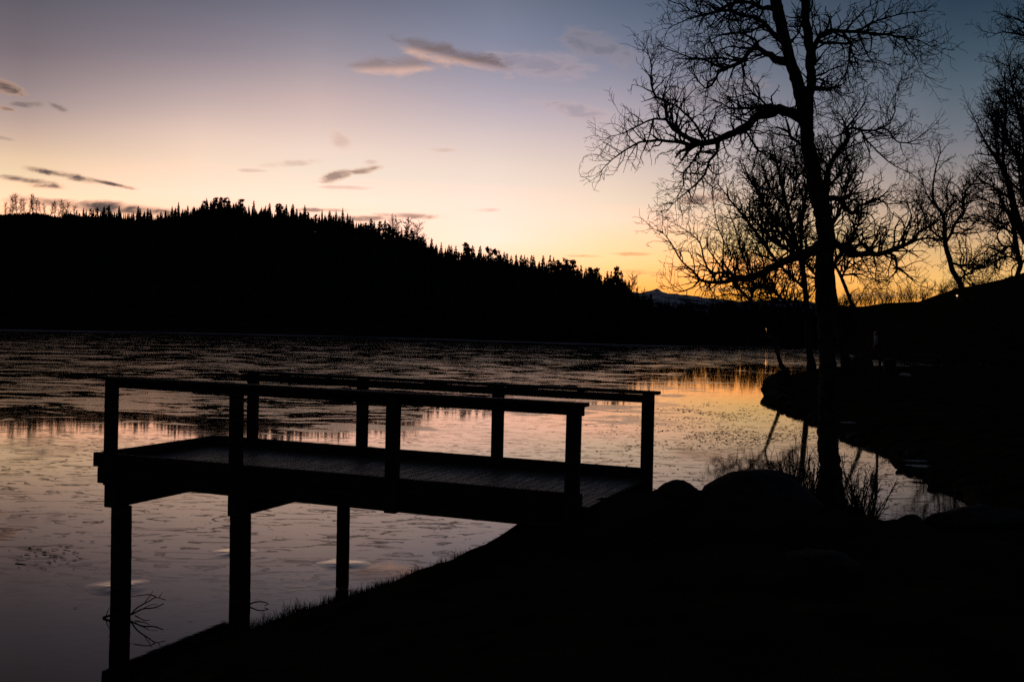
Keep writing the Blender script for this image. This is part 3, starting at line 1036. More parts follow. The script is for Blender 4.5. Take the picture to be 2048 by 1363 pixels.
tree('birch_tree', 'large spreading bare birch at the right edge above the dark hillside', 'tree', 140,
     [(2100, 548, 24), (2078, 520, 20), (2060, 492, 18), (2048, 470, 16), (2035, 442, 14), (2025, 400, 12), (2015, 360, 10), (1997, 322, 8), (1982, 302, 6), (1970, 282, 4), (1958, 258, 2.6), (1950, 240, 1.6)],
     [([(2060, 492, 14), (2066, 430, 13), (2060, 370, 11), (2046, 335, 9), (2030, 307, 7), (2014, 280, 5.5), (1998, 262, 4), (1984, 240, 2)],), ([(2046, 335, 8), (2052, 290, 7), (2038, 235, 6), (2030, 195, 4), (2022, 160, 3), (2016, 122, 1.6)],),
      ([(2015, 360, 6), (2006, 310, 5.5), (2009, 256, 4.6), (2013, 200, 3.4), (2008, 160, 2)],), ([(2060, 370, 8), (2072, 300, 7), (2060, 220, 5), (2048, 170, 3)],), ([(2025, 400, 6), (2004, 385, 4.4), (1985, 372, 3), (1968, 366, 2)],),
      ([(1997, 322, 5), (1992, 290, 4), (1990, 262, 2.6), (1984, 222, 1.6)],), ([(2035, 442, 6), (2014, 420, 5), (1996, 410, 3.6), (1976, 402, 2)],), ([(2066, 430, 7), (2048, 400, 5), (2040, 360, 4), (2036, 320, 2.6)],)],
     .7, 4.6, .024, 4.2, 5.0, 32, HILL, tdens=.9, gn=.28, up=.12)
tree('birch_tree', 'smaller bare birch with drooping side branches at the right edge of the crest', 'tree', 138,
     [(2033, 560, 10), (2036, 545, 9), (2041, 528, 8.6), (2035, 504, 8.6), (2030, 470, 8), (2024, 444, 6.6), (2009, 412, 5), (1997, 387, 3.6), (1978, 368, 2)],
     [([(2035, 504, 5.4), (2020, 492, 5), (2000, 504, 4.2), (1980, 516, 2.6), (1966, 528, 1.6)],), ([(2041, 526, 5), (2022, 514, 4.6), (2008, 514, 4), (1990, 522, 3), (1970, 534, 1.8)],), ([(2030, 470, 5), (2010, 456, 4.4), (1992, 452, 3.6), (1970, 436, 2)],),
      ([(2024, 444, 4), (2004, 446, 3.2), (1984, 436, 2)],), ([(2040, 530, 4), (2056, 510, 3.6), (2070, 490, 2.6)],), ([(2030, 470, 4), (2046, 450, 3.4), (2050, 420, 2.4)],)],
     .7, 4.6, .023, 4.6, 4.4, 33, HILL, tdens=.9, gn=.3, up=.06)
tree('birch_tree', 'bare birch mostly out of frame, its upper branch tips reaching into the top right corner', 'tree', 70,
     [(2230, 640, 26), (2225, 520, 24), (2215, 380, 20), (2205, 240, 16), (2190, 120, 12), (2180, 20, 9), (2170, -60, 5)],
     [([(2190, 130, 9), (2140, 100, 7), (2095, 82, 5.4), (2048, 71, 4), (2021, 66, 3), (2004, 64, 2), (1990, 68, 1.2)],), ([(2095, 82, 4.4), (2062, 58, 3.6), (2040, 40, 2.6), (2024, 34, 1.6)],), ([(2180, 30, 7), (2130, -10, 5), (2090, -30, 3)],), ([(2205, 240, 10), (2250, 180, 7), (2280, 120, 4)],)],
     .4, 2.4, .011, 5.0, 2.2, 34, HILL, tdens=.8, gn=.3)


# ------------------------------------------------------------------ shrubs by the big tree
def shrub(name, label, x, y, n, hgt, spread, seed, twr, k, group=None, cat='shrub'):
    z = gz(x, y)
    root = empty(name, (x, y, z), label, cat, group)
    rs = random.Random(seed)
    st = Tubes()
    bt = BareTree(k, twr, .22, seed, .12)
    for i in range(n):
        a = rs.uniform(0, 2 * math.pi)
        rr = spread * math.sqrt(rs.random())
        bx, by = rr * math.cos(a), rr * math.sin(a)
        p = Vector((bx, by, gz(x + bx, y + by) - z - .03))
        d = Vector((math.cos(a) * .25 + rs.uniform(-.15, .15), math.sin(a) * .25, 1)).normalized()
        L = hgt * rs.uniform(.45, 1.0)
        ns = 9
        pts, rad = [p.copy()], [twr * 2.6]
        for j in range(ns):
            d = (d + bt.rv() * (.17 if cat == 'shrub' else .33)).normalized()
            p = p + d * (L / ns)
            pts.append(p.copy())
            rad.append(twr * (2.6 - 1.6 * (j + 1) / ns))
            if rs.random() < (.55 if cat == 'shrub' else .9) and j > 0:
                sd_ = bt.rv()
                bt.shoot(p, (d + sd_ * .8).normalized(), L * rs.uniform(.12, .34), twr * 1.2, 1, .25 if cat == 'shrub' else .5)
        st.add(pts, rad, 4, 0, False)
    st.build('stems', M['twig'], root)['kind'] = 'stuff'
    o = bt.tw.build('twigs', M['twig'], root, False)
    o['kind'] = 'stuff'
    return root


bx = at(1660, 970, MT)
shrub('willow_shrub', 'leafless shoots growing up just left of the big birch trunk', bx.x - .36, bx.y - .1, 44, .9, .22, 41, .0046, .6)
shrub('willow_shrub', 'leafless shoots growing up just right of the big birch trunk', bx.x + .42, bx.y + .0, 42, .85, .22, 42, .0046, .6)
shrub('willow_shrub', 'low thin tuft of shoots between the boulder and the shoots left of the birch', bx.x - .62, bx.y - .1, 18, .45, .16, 43, .0034, .5)
shrub('willow_shrub', 'short outward-leaning shoots at the edge of the cove right of the birch', bx.x + .60, bx.y - .1, 20, .44, .16, 44, .004, .5)
shrub('willow_shrub', 'small twiggy tuft between the two low rocks on the cove edge', at(1858, 1020, 16.4).x, 16.4, 16, .16, .14, 45, .0028, .4)

# bushes along the right-hand crest
for i, (px, hh) in enumerate([(1668, 26), (1682, 30), (1697, 28), (1712, 34), (1724, 40), (1738, 34), (1752, 38), (1766, 30), (1782, 24), (1797, 36), (1812, 26), (1831, 40), (1848, 20), (1868, 44), (1884, 24), (1900, 34), (1909, 28), (1940, 22), (1957, 26), (1975, 24), (1992, 20), (2012, 22)]):
    d = float(np.interp(px, RIDPX, RIDD)) - 2
    x = (px - 1024) / F * d
    s = d / F
    shrub('bare_bush', ['%s leafless bush from the left along the right-hand crest', '%s leafless bush from the left along the crest, one of the taller ones'][hh >= 34] % (str(i + 1) + {0: 'st', 1: 'nd', 2: 'rd', 20: 'st', 21: 'nd'}.get(i, 'th')), x, d, 17, hh * s * 1.15, hh * s * .4, 60 + i, .17 * s, hh * s * .55, 'bushes along the right crest', 'bush')


# ------------------------------------------------------------------ conifers across the lake
def spruce_mesh(seed, slim):
    rs = random.Random(seed)
    v, f = [], []
    layers = 30
    for i in range(layers):
        t = (i + rs.uniform(-.3, .3)) / layers
        t = min(max(t, 0.0), .985)
        z = .08 + .92 * t
        R = slim * (1 - t) ** .62 * rs.uniform(.65, 1.25) + .006
        nb = 8 if t < .8 else 5
        a0 = rs.uniform(0, 6.28)
        for k in range(nb):
            a = a0 + 2 * math.pi * k / nb + rs.uniform(-.3, .3)
            r = R * rs.uniform(.6, 1.2)
            dz = -r * rs.uniform(.15, .55)
            ca, sa = math.cos(a), math.sin(a)
            w = r * rs.uniform(.22, .4) + .004
            b = len(v)
            v += [(0, 0, z + .012), (ca * r * .55 - sa * w, sa * r * .55 + ca * w, z + dz * .5), (ca * r, sa * r, z + dz + r * .1), (ca * r * .55 + sa * w, sa * r * .55 - ca * w, z + dz * .5), (ca * r * .6, sa * r * .6, z + dz * .5 - .035)]
            f += [(b, b + 1, b + 2, b + 3), (b, b + 2, b + 4)]
    b = len(v)
    v += [(-.004, 0, .95), (.004, 0, .95), (0, .003, 1.0)]
    f.append((b, b + 1, b + 2))
    return mesh('spruce_crown', v, f)


def pine_mesh(seed):
    rs = random.Random(seed)
    v, f = [], []
    for c in range(38):
        t = rs.uniform(.28, 1.0) ** .8
        R = .15 * math.sin(math.pi * min(1, (1.06 - t) / .72)) ** .7 if t < 1.05 else .02
        a = rs.uniform(0, 6.28)
        rr = R * rs.uniform(.1, .95)
        cx, cy, cz = rr * math.cos(a), rr * math.sin(a), min(t, .965)
        s = rs.uniform(.028, .06)
        for k in range(24):
            d = Vector((rs.gauss(0, 1), rs.gauss(0, 1), rs.gauss(0, .7)))
            d.normalize()
            p = Vector((cx, cy, cz)) + d * s * rs.uniform(.4, 1.1)
            p.z = min(p.z, 1.0)
            n1 = Vector((rs.gauss(0, 1), rs.gauss(0, 1), rs.gauss(0, 1))).normalized() * s * .72
            n2 = Vector((rs.gauss(0, 1), rs.gauss(0, 1), rs.gauss(0, 1))).normalized() * s * .72
            b = len(v)
            v += [tuple(p - n1), tuple(p + n2), tuple(p + n1)]
            f.append((b, b + 1, b + 2))
    return mesh('pine_crown', v, f)


def trunk_mesh(top, r):
    tb = Tubes()
    tb.add([Vector((0, 0, -.06)), Vector((0, 0, .4)), Vector((.004, 0, top))], [r, r * .75, r * .15], 5, 0, False)
    return mesh('conifer_trunk', tb.v, tb.f)


SPR = [spruce_mesh(100 + i, s) for i, s in enumerate((.13, .155, .175, .145, .19))]
PIN = [pine_mesh(120 + i) for i in range(4)]
TRS, TRP = trunk_mesh(.97, .014), trunk_mesh(.93, .013)
for me in SPR + PIN:
    me.materials.append(M['conifer'])
for me in (TRS, TRP):
    me.materials.append(M['cbark'])

TOPX = [118, 150, 180, 212, 245, 290, 305, 340, 352, 372, 398, 440, 470, 505, 545, 562, 600, 640, 690, 704, 735, 770, 800, 840, 885, 905, 955, 1000, 1040, 1095, 1150, 1165, 1200, 1240, 1258, 1268]
TOPY = [424, 418, 417, 411, 419, 414, 422, 408, 405, 410, 396, 394, 396, 403, 408, 406, 414, 420, 421, 434, 440, 447, 456, 468, 486, 490, 489, 502, 508, 510, 522, 533, 540, 541, 562, 582]
rs = random.Random(99)


def nth(i):
    return '%d%s' % (i, 'th' if i % 100 in (11, 12, 13) else {1: 'st', 2: 'nd', 3: 'rd'}.get(i % 10, 'th'))


def conifer(px, top, d, kind, label, group):
    x = (px - 1024) / F * d
    z = gz(x, d)
    h = at(px, top, d).z - z
    h = min(max(h, 5.0), 19.0)
    root = empty('spruce_tree' if kind == 0 else 'pine_tree', (x, d, z), label, 'tree', group)
    wd = h * rs.uniform(.8, 1.25)
    for nm, me in (('crown', rs.choice(SPR if kind == 0 else PIN)), ('trunk', TRS if kind == 0 else TRP)):
        o = obj(nm, me, None, root)
        o.scale = (wd, wd, h)
        o.rotation_euler = (0, 0, rs.uniform(0, 6.28))
    return root


x = 120.0
cnt = 0
while x < 1259:
    d = float(np.interp(x, RIDPX, RIDD)) * rs.uniform(.97, 1.02)
    top = float(np.interp(x, TOPX, TOPY))
    u = rs.random()
    top += (0 if u < .35 else rs.uniform(3, 22) if u < .85 else rs.uniform(-9, 0))
    kind = 0 if rs.random() < .68 else 1
    cnt += 1
    place = 'on the highest part' if x < 560 else 'on the sloping middle' if x < 1000 else 'on the low end'
    look = 'dark pointed spruce ' if kind == 0 else 'dark round-topped pine '
    conifer(x, top, d, kind, look + place + ' of the ridge, ' + nth(cnt) + ' conifer from the left', 'conifers along the ridge line')
    x += rs.uniform(4.0, 10.5)
conifer(1300, 584, 205, 0, 'small lone spruce on the far shore in front of the snowy peak', None)
conifer(1272, 572, 240, 0, 'short spruce at the foot of the ridge end, left of the snowy peak', None)

# leafless birches on the skyline at the far left and a few pale ones among the spruces


def far_birch_mesh(seed):
    rs2 = random.Random(seed)
    bt = BareTree(5, .05, .2, seed, .2)
    tb = Tubes()
    pts = [Vector((0, 0, -.5))]
    d = Vector((rs2.uniform(-.1, .1), 0, 1))
    for i in range(10):
        d = (d + bt.rv() * .1 + Vector((0, 0, .05))).normalized()
        pts.append(pts[-1] + d * 1.15)
    rad = [.14 * (1 - .07 * i) for i in range(11)]
    tb.add(pts, rad, 5, 0, False)
    bt.limb(pts, rad, 4.0, 3.4, .15, .75)
    return mesh('far_birch_trunk', tb.v, tb.f), mesh('far_birch_twigs', bt.tw.v, bt.tw.f)


FB = [far_birch_mesh(200 + i) for i in range(4)]
for a, b in FB:
    a.materials.append(M['bark'])
    b.materials.append(M['twig'])
rs = random.Random(5)


def far_birch(px, top, d, label, group):
    x = (px - 1024) / F * d
    z = gz(x, d)
    h = max(5.0, at(px, top, d).z - z) / 12.0
    root = empty('far_birch', (x, d, z), label, 'tree', group, rs.uniform(0, 6))
    a, b = rs.choice(FB)
    for nm, me in (('trunk', a), ('twigs', b)):
        o = obj(nm, me, None, root)
        o.scale = (h * 1.5, h * 1.5, h)
        if nm == 'twigs':
            o['kind'] = 'stuff'


for i, (px, top) in enumerate([(6, 405), (14, 412), (21, 392), (29, 388), (36, 398), (45, 400), (54, 394), (63, 390), (70, 402), (78, 400), (88, 408), (97, 402), (106, 404), (114, 402), (124, 408), (132, 405), (143, 412)]):
    far_birch(px, top, rs.uniform(690, 720), 'thin leafless birch at the left end of the ridge line, %s from the left edge' % nth(i + 1), 'far left skyline birches')
for i, (px, top) in enumerate([(788, 436), (800, 441), (812, 440), (826, 448)]):
    far_birch(px, top, float(np.interp(px, RIDPX, RIDD)), 'pale leafless birch top among the dark ridge spruces, %s of four from the left' % ('first', 'second', 'third', 'fourth')[i], 'birches among spruces')
far_birch(1264, 552, 282, 'leafless birch against the last dark spruces at the ridge end', None)
far_birch(1278, 580, 276, 'short leafless birch between the ridge end and the lone spruce', None)

# the forest below the skyline and the low wood along the far shore read as one dark mass
v, f = [], []


def add_lowtree(x, y, z, h, w, rs):
    for k in range(5):
        t = k / 5
        b = len(v)
        r = w * (1 - t) ** .9
        a0 = rs.uniform(0, 6)
        n = 6
        for j in range(n):
            a = a0 + 6.283 * j / n
            q = r * rs.uniform(.6, 1.2)
            v.append((x + q * math.cos(a), y + q * math.sin(a), z + h * (.1 + t * .85) + rs.uniform(-.4, .2)))
        v.append((x, y, z + h * min(1, .1 + t * .85 + .34)))
        for j in range(n):
            f.append((b + j, b + (j + 1) % n, b + n))


rs = random.Random(77)
xs, ys, hs = [], [], []
for i in range(3600):
    px = rs.uniform(-250, 1300)
    rd = float(np.interp(px, RIDPX, RIDD))
    fd = float(np.interp(px, FARPX, FARD))
    d = fd + 2 + (rd * .985 - fd - 2) * rs.random() ** .8 if i < 2400 or px < 140 else rd * rs.uniform(.955, 1.0)
    xs.append((px - 1024) / F * d)
    ys.append(d)
    hs.append(rs.uniform(6, 12) if d > rd * .9 and px > 150 else rs.uniform(2, 4) if d > rd * .9 else rs.uniform(4, 7) if d > rd * .75 else rs.uniform(7, 12))
zs = terrain(np.array(xs), np.array(ys))[0]
for i in range(len(xs)):          # none of them stands above the trees of the ridge line
    px = 1024 + F * xs[i] / ys[i]
    cap = float(np.interp(px, RIDPX, RIDY)) - 2 if px < 150 else float(np.interp(px, TOPX, TOPY)) + rs.uniform(5, 24)
    hs[i] = max(1.0, min(hs[i], at(px, cap, ys[i]).z - float(zs[i])))
for x, y, z, h in zip(xs, ys, zs, hs):
    add_lowtree(x, y, float(z), h, h * rs.uniform(.12, .18), rs)
for i in range(900):              # undergrowth along the crest closes the gaps between the trunks
    px = rs.uniform(125, 1275)
    d = float(np.interp(px, RIDPX, RIDD)) * rs.uniform(.97, 1.005)
    x = (px - 1024) / F * d
    h = rs.uniform(2.5, 4.5)
    add_lowtree(x, d, gz(x, d) - .6, h, h * .55, rs)
o = obj('spruce_wood', mesh('spruce_wood', v, f), M['conifer'])
tag(o, 'dark spruce wood covering the slope across the lake below the ridge line', 'forest', kind='stuff')

tb = Tubes()
rs = random.Random(31)
for i in range(760):
    px = rs.uniform(1262, 1690)
    fd = float(np.interp(px, FARPX, FARD))
    d = fd + rs.uniform(1, 42)
    x = (px - 1024) / F * d
    z = gz(x, d)
    h = rs.uniform(3, 7.5) * (1.0 if px < 1600 else .75)
    top = at(px, 606 + 12 * rs.random(), d).z - z
    h = min(h, max(top, 2.0))
    p = Vector((x, d, z - .2))
    dr = Vector((rs.uniform(-.2, .2), 0, 1)).normalized()
    pts, rad = [p], [.07]
    for j in range(6):
        dr = (dr + Vector((rs.uniform(-.15, .15), rs.uniform(-.15, .15), .05))).normalized()
        pts.append(pts[-1] + dr * h / 6)
        rad.append(.07 * (1 - .14 * j))
        for k in range(3):
            if j > 0:
                dd = (dr + Vector((rs.uniform(-1, 1), rs.uniform(-1, 1), rs.uniform(0, .8)))).normalized()
                L = h * rs.uniform(.12, .3)
                q = pts[-1] + dd * L * .5
                e = q + (dd + Vector((rs.uniform(-.4, .4), rs.uniform(-.4, .4), .3))).normalized() * L * .5
                tb.add([pts[-1], q, e], [.035, .028, .02], 3, 0, False)
    tb.add(pts, rad, 3, 0, False)
o = tb.build('far_shore_wood', M['twig'])
tag(o, 'low leafless wood along the far shore below the snowy mountains', 'forest', kind='stuff')


# ------------------------------------------------------------------ rocks
def rock(name, label, loc, size, seed, group=None, rz=0, cut=9, cat='rock'):
    bm = bmesh.new()
    bmesh.ops.create_icosphere(bm, subdivisions=4, radius=1)
    rs3 = random.Random(seed)
    ofs = Vector((rs3.uniform(0, 50), rs3.uniform(0, 50), rs3.uniform(0, 50)))
    planes = [(Vector((rs3.gauss(0, 1), rs3.gauss(0, 1), rs3.gauss(.2, .7))).normalized(), rs3.uniform(.62, .92)) for _ in range(cut)]
    for vv in bm.verts:
        p = vv.co.copy()
        for nrm, dd in planes:
            e = p.dot(nrm) - dd
            if e > 0:
                p -= nrm * e * .75
        p *= 1 + .10 * noise.fractal(p * 1.6 + ofs, 1.0, 2.0, 4) + .03 * noise.fractal(p * 6 + ofs, 1.0, 2.0, 3)
        vv.co = (p.x * size[0], p.y * size[1], p.z * size[2])
    me = bpy.data.meshes.new(name)
    bm.to_mesh(me)
    bm.free()
    me.polygons.foreach_set('use_smooth', [True] * len(me.polygons))
    o = obj(name, me, M['rock'])
    o.location = loc
    o.rotation_euler = (0, 0, rz)
    return tag(o, label, cat, group)


def rock_at(px, py_top, Y, wpx, hh, depth, seed, label, name='boulder', group=None, cut=9):
    p = at(px, py_top, Y)
    return rock(name, label, (p.x, Y, p.z - hh * .93), (wpx * .5 * Y / F * 1.06, depth, hh), seed, group, cut=cut)


rock_at(1521, 946, 14.4, 236, .46, .7, 3, 'large smooth dark boulder on the bank left of the big birch', cut=6)
rock_at(1358, 963, 13.6, 112, .42, .36, 4, 'small angular rock between the pier end and the large boulder', 'rock', cut=8)
rock_at(1826, 1030, 16.0, 60, .16, .2, 5, 'small round rock at the near edge of the cove', 'rock')
rock_at(1960, 1012, 16.0, 210, .22, .4, 6, 'wide low rock at the right end of the cove edge', 'rock')
rock_at(1718, 712, 66, 62, .8, 1.0, 8, 'dark boulder on the spit right of the birch trunks', 'boulder')
rock_at(1968, 724, 70, 34, .7, .8, 9, 'squat boulder on the spit beyond the picnic table', 'boulder')
for i, (px, py, Y, w) in enumerate([(1560, 741, 62, 40), (1552, 765, 56.5, 34), (1556, 786, 53.5, 40), (1548, 776, 55.2, 22)]):
    rock_at(px, py, Y, w, .45, .6, 20 + i, ['stone at the water edge below the leaning birch', 'uppermost jutting stone on the tip of the spit', 'lowest jutting stone on the tip of the spit', 'small stone between the jutting stones on the spit tip'][i], 'rock')
rs = random.Random(71)
k = 0
for i in range(SHORE.index((8.5, 19.6)), SHORE.index((15.8, 67))):
    (x0, y0), (x1, y1) = SHORE[i], SHORE[i + 1]
    L = math.hypot(x1 - x0, y1 - y0)
    for _ in range(max(1, int(L / (1.1 if y0 < 50 else .8)))):
        t = rs.random()
        sz = rs.uniform(.3, 1.0) * (.22 if y0 < 26 else .34 if y0 < 45 else .6)
        px_, py_ = x0 + (x1 - x0) * t + rs.uniform(-.05, .3), y0 + (y1 - y0) * t
        k += 1
        rock('shore_stone', '%d%s dark stone from the cove along the curved right-hand shore' % (k, 'th' if k in (11, 12, 13) else {1: 'st', 2: 'nd', 3: 'rd'}.get(k % 10, 'th')), (px_, py_, max(.02, gz(px_, py_)) + sz * .12), (sz, sz * rs.uniform(.7, 1.2), sz * rs.uniform(.4, .7)), 400 + k, 'stones along the right shore', rs.uniform(0, 6))
for k, (px_, py_, w_) in enumerate([(1838, 891, .32), (1856, 899, .5), (1706, 829, .45)]):
    q = onz(px_, py_, .55)
    vv = [(0, 0, .012)] + [(w_ * (1 + .3 * math.sin(a * 3 + k)) * math.cos(a), w_ * .45 * math.sin(a), 0) for a in [2 * math.pi * j / 16 for j in range(16)]]
    o = obj('ice_patch', mesh('ice_patch', vv, [(0, 1 + j, 1 + (j + 1) % 16) for j in range(16)], True), M['frost'])
    o.location = (q.x, q.y, gz(q.x, q.y) + .06)
    tag(o, ['smaller pale ice streak on the dark right bank', 'longer pale ice streak on the dark right bank', 'faint ice streak on the right bank just right of the big trunk'][k], 'ice')
rock_at(1650, 1106, 9.0, 230, .25, .6, 31, 'low flat rock lying in the dark grass in front of the birch', 'rock')
p = onz(1543, 771, 0)
rock('rock', 'thin flat stone sticking out over the ice at the spit tip', (p.x, p.y, .06), (.55, .5, .1), 32)

# ------------------------------------------------------------------ things on the spit
d = 44.0
p = at(1758, 778, d)
gzz = gz(p.x, d)
lb = empty('lifebuoy_post', (p.x, d, gzz), 'tall thin post with a white and red lifebuoy hung on it', 'lifebuoy', rz=-.33)
hpost = at(1757, 642, d).z - gzz
tb = Tubes()
tb.add([Vector((0, 0, -.3)), Vector((0, 0, hpost))], [.055, .05], 8)
tb.build('post', M['wood'], lb)
bm = bmesh.new()
bmesh.ops.create_cube(bm, size=1)
bmesh.ops.scale(bm, vec=(.04, .5, .9), verts=bm.verts)
me = bpy.data.meshes.new('board')
bm.to_mesh(me)
bm.free()
zc = at(1752, 680, d).z - gzz
obj('backing_board', me, M['wood'], lb).location = (-.075, 0, zc)


def torus_part(name, a0, a1, mat, parent, loc, R=.30, r=.07):
    tb = Tubes()
    n = 14
    pts = [Vector((0, R * math.cos(a0 + (a1 - a0) * i / n), R * math.sin(a0 + (a1 - a0) * i / n))) for i in range(n + 1)]
    tb.add(pts, [r] * (n + 1), 10)
    o = tb.build(name, mat, parent)
    o.location = loc
    return o


rg = torus_part('ring', 0, 2 * math.pi, M['white'], lb, (-.17, 0, zc))
for k in range(4):
    a = math.pi / 2 * k + math.pi / 4
    torus_part('band', a - .22, a + .22, M['red'], rg, (0, 0, 0), r=.074)

# picnic table
p = at(1848, 733, 73)
tz = gz(p.x, 73)
pt = empty('picnic_table', (p.x, 73, tz), 'dark wooden picnic table with slanted legs on the spit', 'picnic table', rz=math.radians(-35))


def pbox(name, cx, cy, cz, sx, sy, sz, parent, mat, ry=0, rx=0):
    bm = bmesh.new()
    bmesh.ops.create_cube(bm, size=1)
    bmesh.ops.scale(bm, vec=(sx, sy, sz), verts=bm.verts)
    bmesh.ops.bevel(bm, geom=bm.edges[:], offset=.006, segments=1, affect='EDGES')
    me = bpy.data.meshes.new(name)
    bm.to_mesh(me)
    bm.free()
    o = obj(name, me, mat, parent)
    o.location = (cx, cy, cz)
    o.rotation_euler = (rx, ry, 0)
    return o


for k in range(5):
    pbox('table_plank', 0, -.32 + .16 * k, .75, 1.9, .145, .04, pt, M['wood'])
for s in (-1, 1):
    for k in (0, 1):
        pbox('seat_plank', 0, s * (.66 + .15 * k), .45, 1.9, .14, .04, pt, M['wood'])
    pbox('seat_bearer', s * .7, 0, .40, .045, 1.7, .095, pt, M['wood'])
    pbox('table_bearer', s * .7, 0, .70, .045, .75, .07, pt, M['wood'])
    for q in (-1, 1):
        pbox('leg', s * .745, q * .42, .36, .045, .10, .86, pt, M['wood'], rx=q * math.radians(27))

p = at(1779, 734, 58)
b = empty('litter_bin', (p.x, 58, gz(p.x, 58)), 'dark squat wooden litter bin beside the lifebuoy post', 'bin')
for k in range(10):
    a = 2 * math.pi * k / 10
    o = pbox('slat', .3 * math.cos(a), .3 * math.sin(a), .38, .03, .17, .74, b, M['wood'])
    o.rotation_euler = (0, 0, a)
tb = Tubes()
tb.add([Vector((0, 0, .02)), Vector((0, 0, .72))], [.27, .28], 14)
tb.build('liner', M['metal'], b)
tb = Tubes()
tb.add([Vector((0, 0, .75)), Vector((0, 0, .80))], [.36, .33], 14)
tb.build('lid', M['wood'], b)

p = at(1810, 744, 55)
sl = rock('stone_slab', 'pale flat stone slab on the ground in front of the picnic table', (p.x, 55, gz(p.x, 55) + .10), (.30, .42, .09), 55, cat='stone')
sl.data.materials.clear()
sl.data.materials.append(M['slab'])


# lamps
def lamp(px, py, d, label, mat, energy, col, rad=.17):
    q = at(px, py, d)
    z0 = gz(q.x, d)
    h = q.z - z0
    root = empty('street_lamp', (q.x, d, z0), label, 'lamp')
    tb = Tubes()
    tb.add([Vector((0, 0, -.3)), Vector((0, 0, h + .25))], [.06, .045], 6)
    tb.build('pole', M['metal'], root)
    tb = Tubes()
    tb.add([Vector((0, 0, h + .22)), Vector((0, 0, h + .16)), Vector((0, 0, h + .1))], [.05, .3, .32], 12)
    shd = tb.build('shade', M['metal'], root)
    bm = bmesh.new()
    bmesh.ops.create_uvsphere(bm, u_segments=12, v_segments=8, radius=rad)
    me = bpy.data.meshes.new('bulb')
    bm.to_mesh(me)
    bm.free()
    o = obj('bulb', me, mat, shd)
    o.location = (0, 0, h)
    L = bpy.data.lights.new('lamp_light', 'POINT')
    L.energy = energy
    L.color = col
    L.shadow_soft_size = .2
    lo = bpy.data.objects.new('lamp_light', L)
    C.objects.link(lo)
    lo.parent = root
    lo.location = (0, -.35, h - .1)


lamp(1533, 657, 199, 'small orange lamp glowing on the far shore left of the birches', M['lamp'], 9, (1, .4, .12))
lamp(1914, 591, 138, 'small pale lamp glowing on the dark right hillside below the leaning birch', M['lamp_white'], 1, (1, .6, .3), .11)


# ------------------------------------------------------------------ on the ice
# a branch frozen into the ice by the outermost pile
fp = onz(252, 1236, 0)
br = empty('fallen_branch', fp, 'forked bare branch frozen into the ice beside the outermost pile', 'branch')
tb = Tubes()
s0 = fp.y / F


def bpt(px, py, dy=0.0):
    q = at(px, py, fp.y + dy)
    return q - fp


for line, w in [([(206, 1236, 0), (225, 1229, 0), (246, 1231, .02), (262, 1228, .03), (285, 1217, .05), (310, 1214, .08), (328, 1206, .1)], 5), ([(262, 1228, .03), (275, 1214, .0), (300, 1200, -.02), (312, 1194, -.03), (332, 1199, -.04)], 3.4),
                ([(312, 1194, -.03), (300, 1188, -.04), (270, 1191, -.05), (258, 1193, -.05)], 2.6), ([(285, 1217, .05), (300, 1209, .06), (316, 1207, .08)], 2), ([(290, 1203, 0), (303, 1186, -.01), (306, 1180, 0)], 2),
                ([(212, 1232, 0), (216, 1220, 0), (219, 1214, 0)], 2.2), ([(246, 1231, .02), (258, 1216, 0), (262, 1206, 0)], 2.2), ([(318, 1195, -.03), (322, 1187, -.03), (327, 1181, -.03)], 1.5), ([(270, 1230, .02), (290, 1240, -.1), (300, 1238, -.12)], 2.5)]:
    P = [bpt(*q) for q in line]
    for q in P:
        q.z = max(q.z, .004)
    n = len(P)
    R = [w * .5 * s0 * (1 - .6 * i / (n - 1)) for i in range(n)]
    P, R = resample(P, R, .03)
    tb.add(P, R, 6, .3)
tb.build('limb', M['twig'], br)
fp2 = onz(512, 1211, 0)
tb = Tubes()
P = [Vector((-.10, 0, .0)), Vector((-.03, .02, .035)), Vector((.04, .0, .05)), Vector((.11, 0, .042)), Vector((.14, -.01, .03)), Vector((.10, -.02, .012))]
P, R = resample(P, [.008, .008, .007, .006, .006, .005], .02)
tb.add(P, R, 6, .3)
o = tb.build('bent_twig', M['twig'])
o.location = fp2
tag(o, 'bent dark twig standing out of the ice by the second pile', 'twig')


def leaf_mesh(seed):
    r = random.Random(seed)
    n = 8
    L, W = 1.0, r.uniform(.3, .55)
    v = [(0, 0, .12)]
    for k in range(n):
        a = 2 * math.pi * k / n
        v.append((L * .5 * math.cos(a), W * .5 * math.sin(a) * (1.2 - .4 * math.cos(a)), .02 + r.uniform(0, .22)))
    return mesh('fallen_leaf', v, [(0, 1 + k, 1 + (k + 1) % n) for k in range(n)])


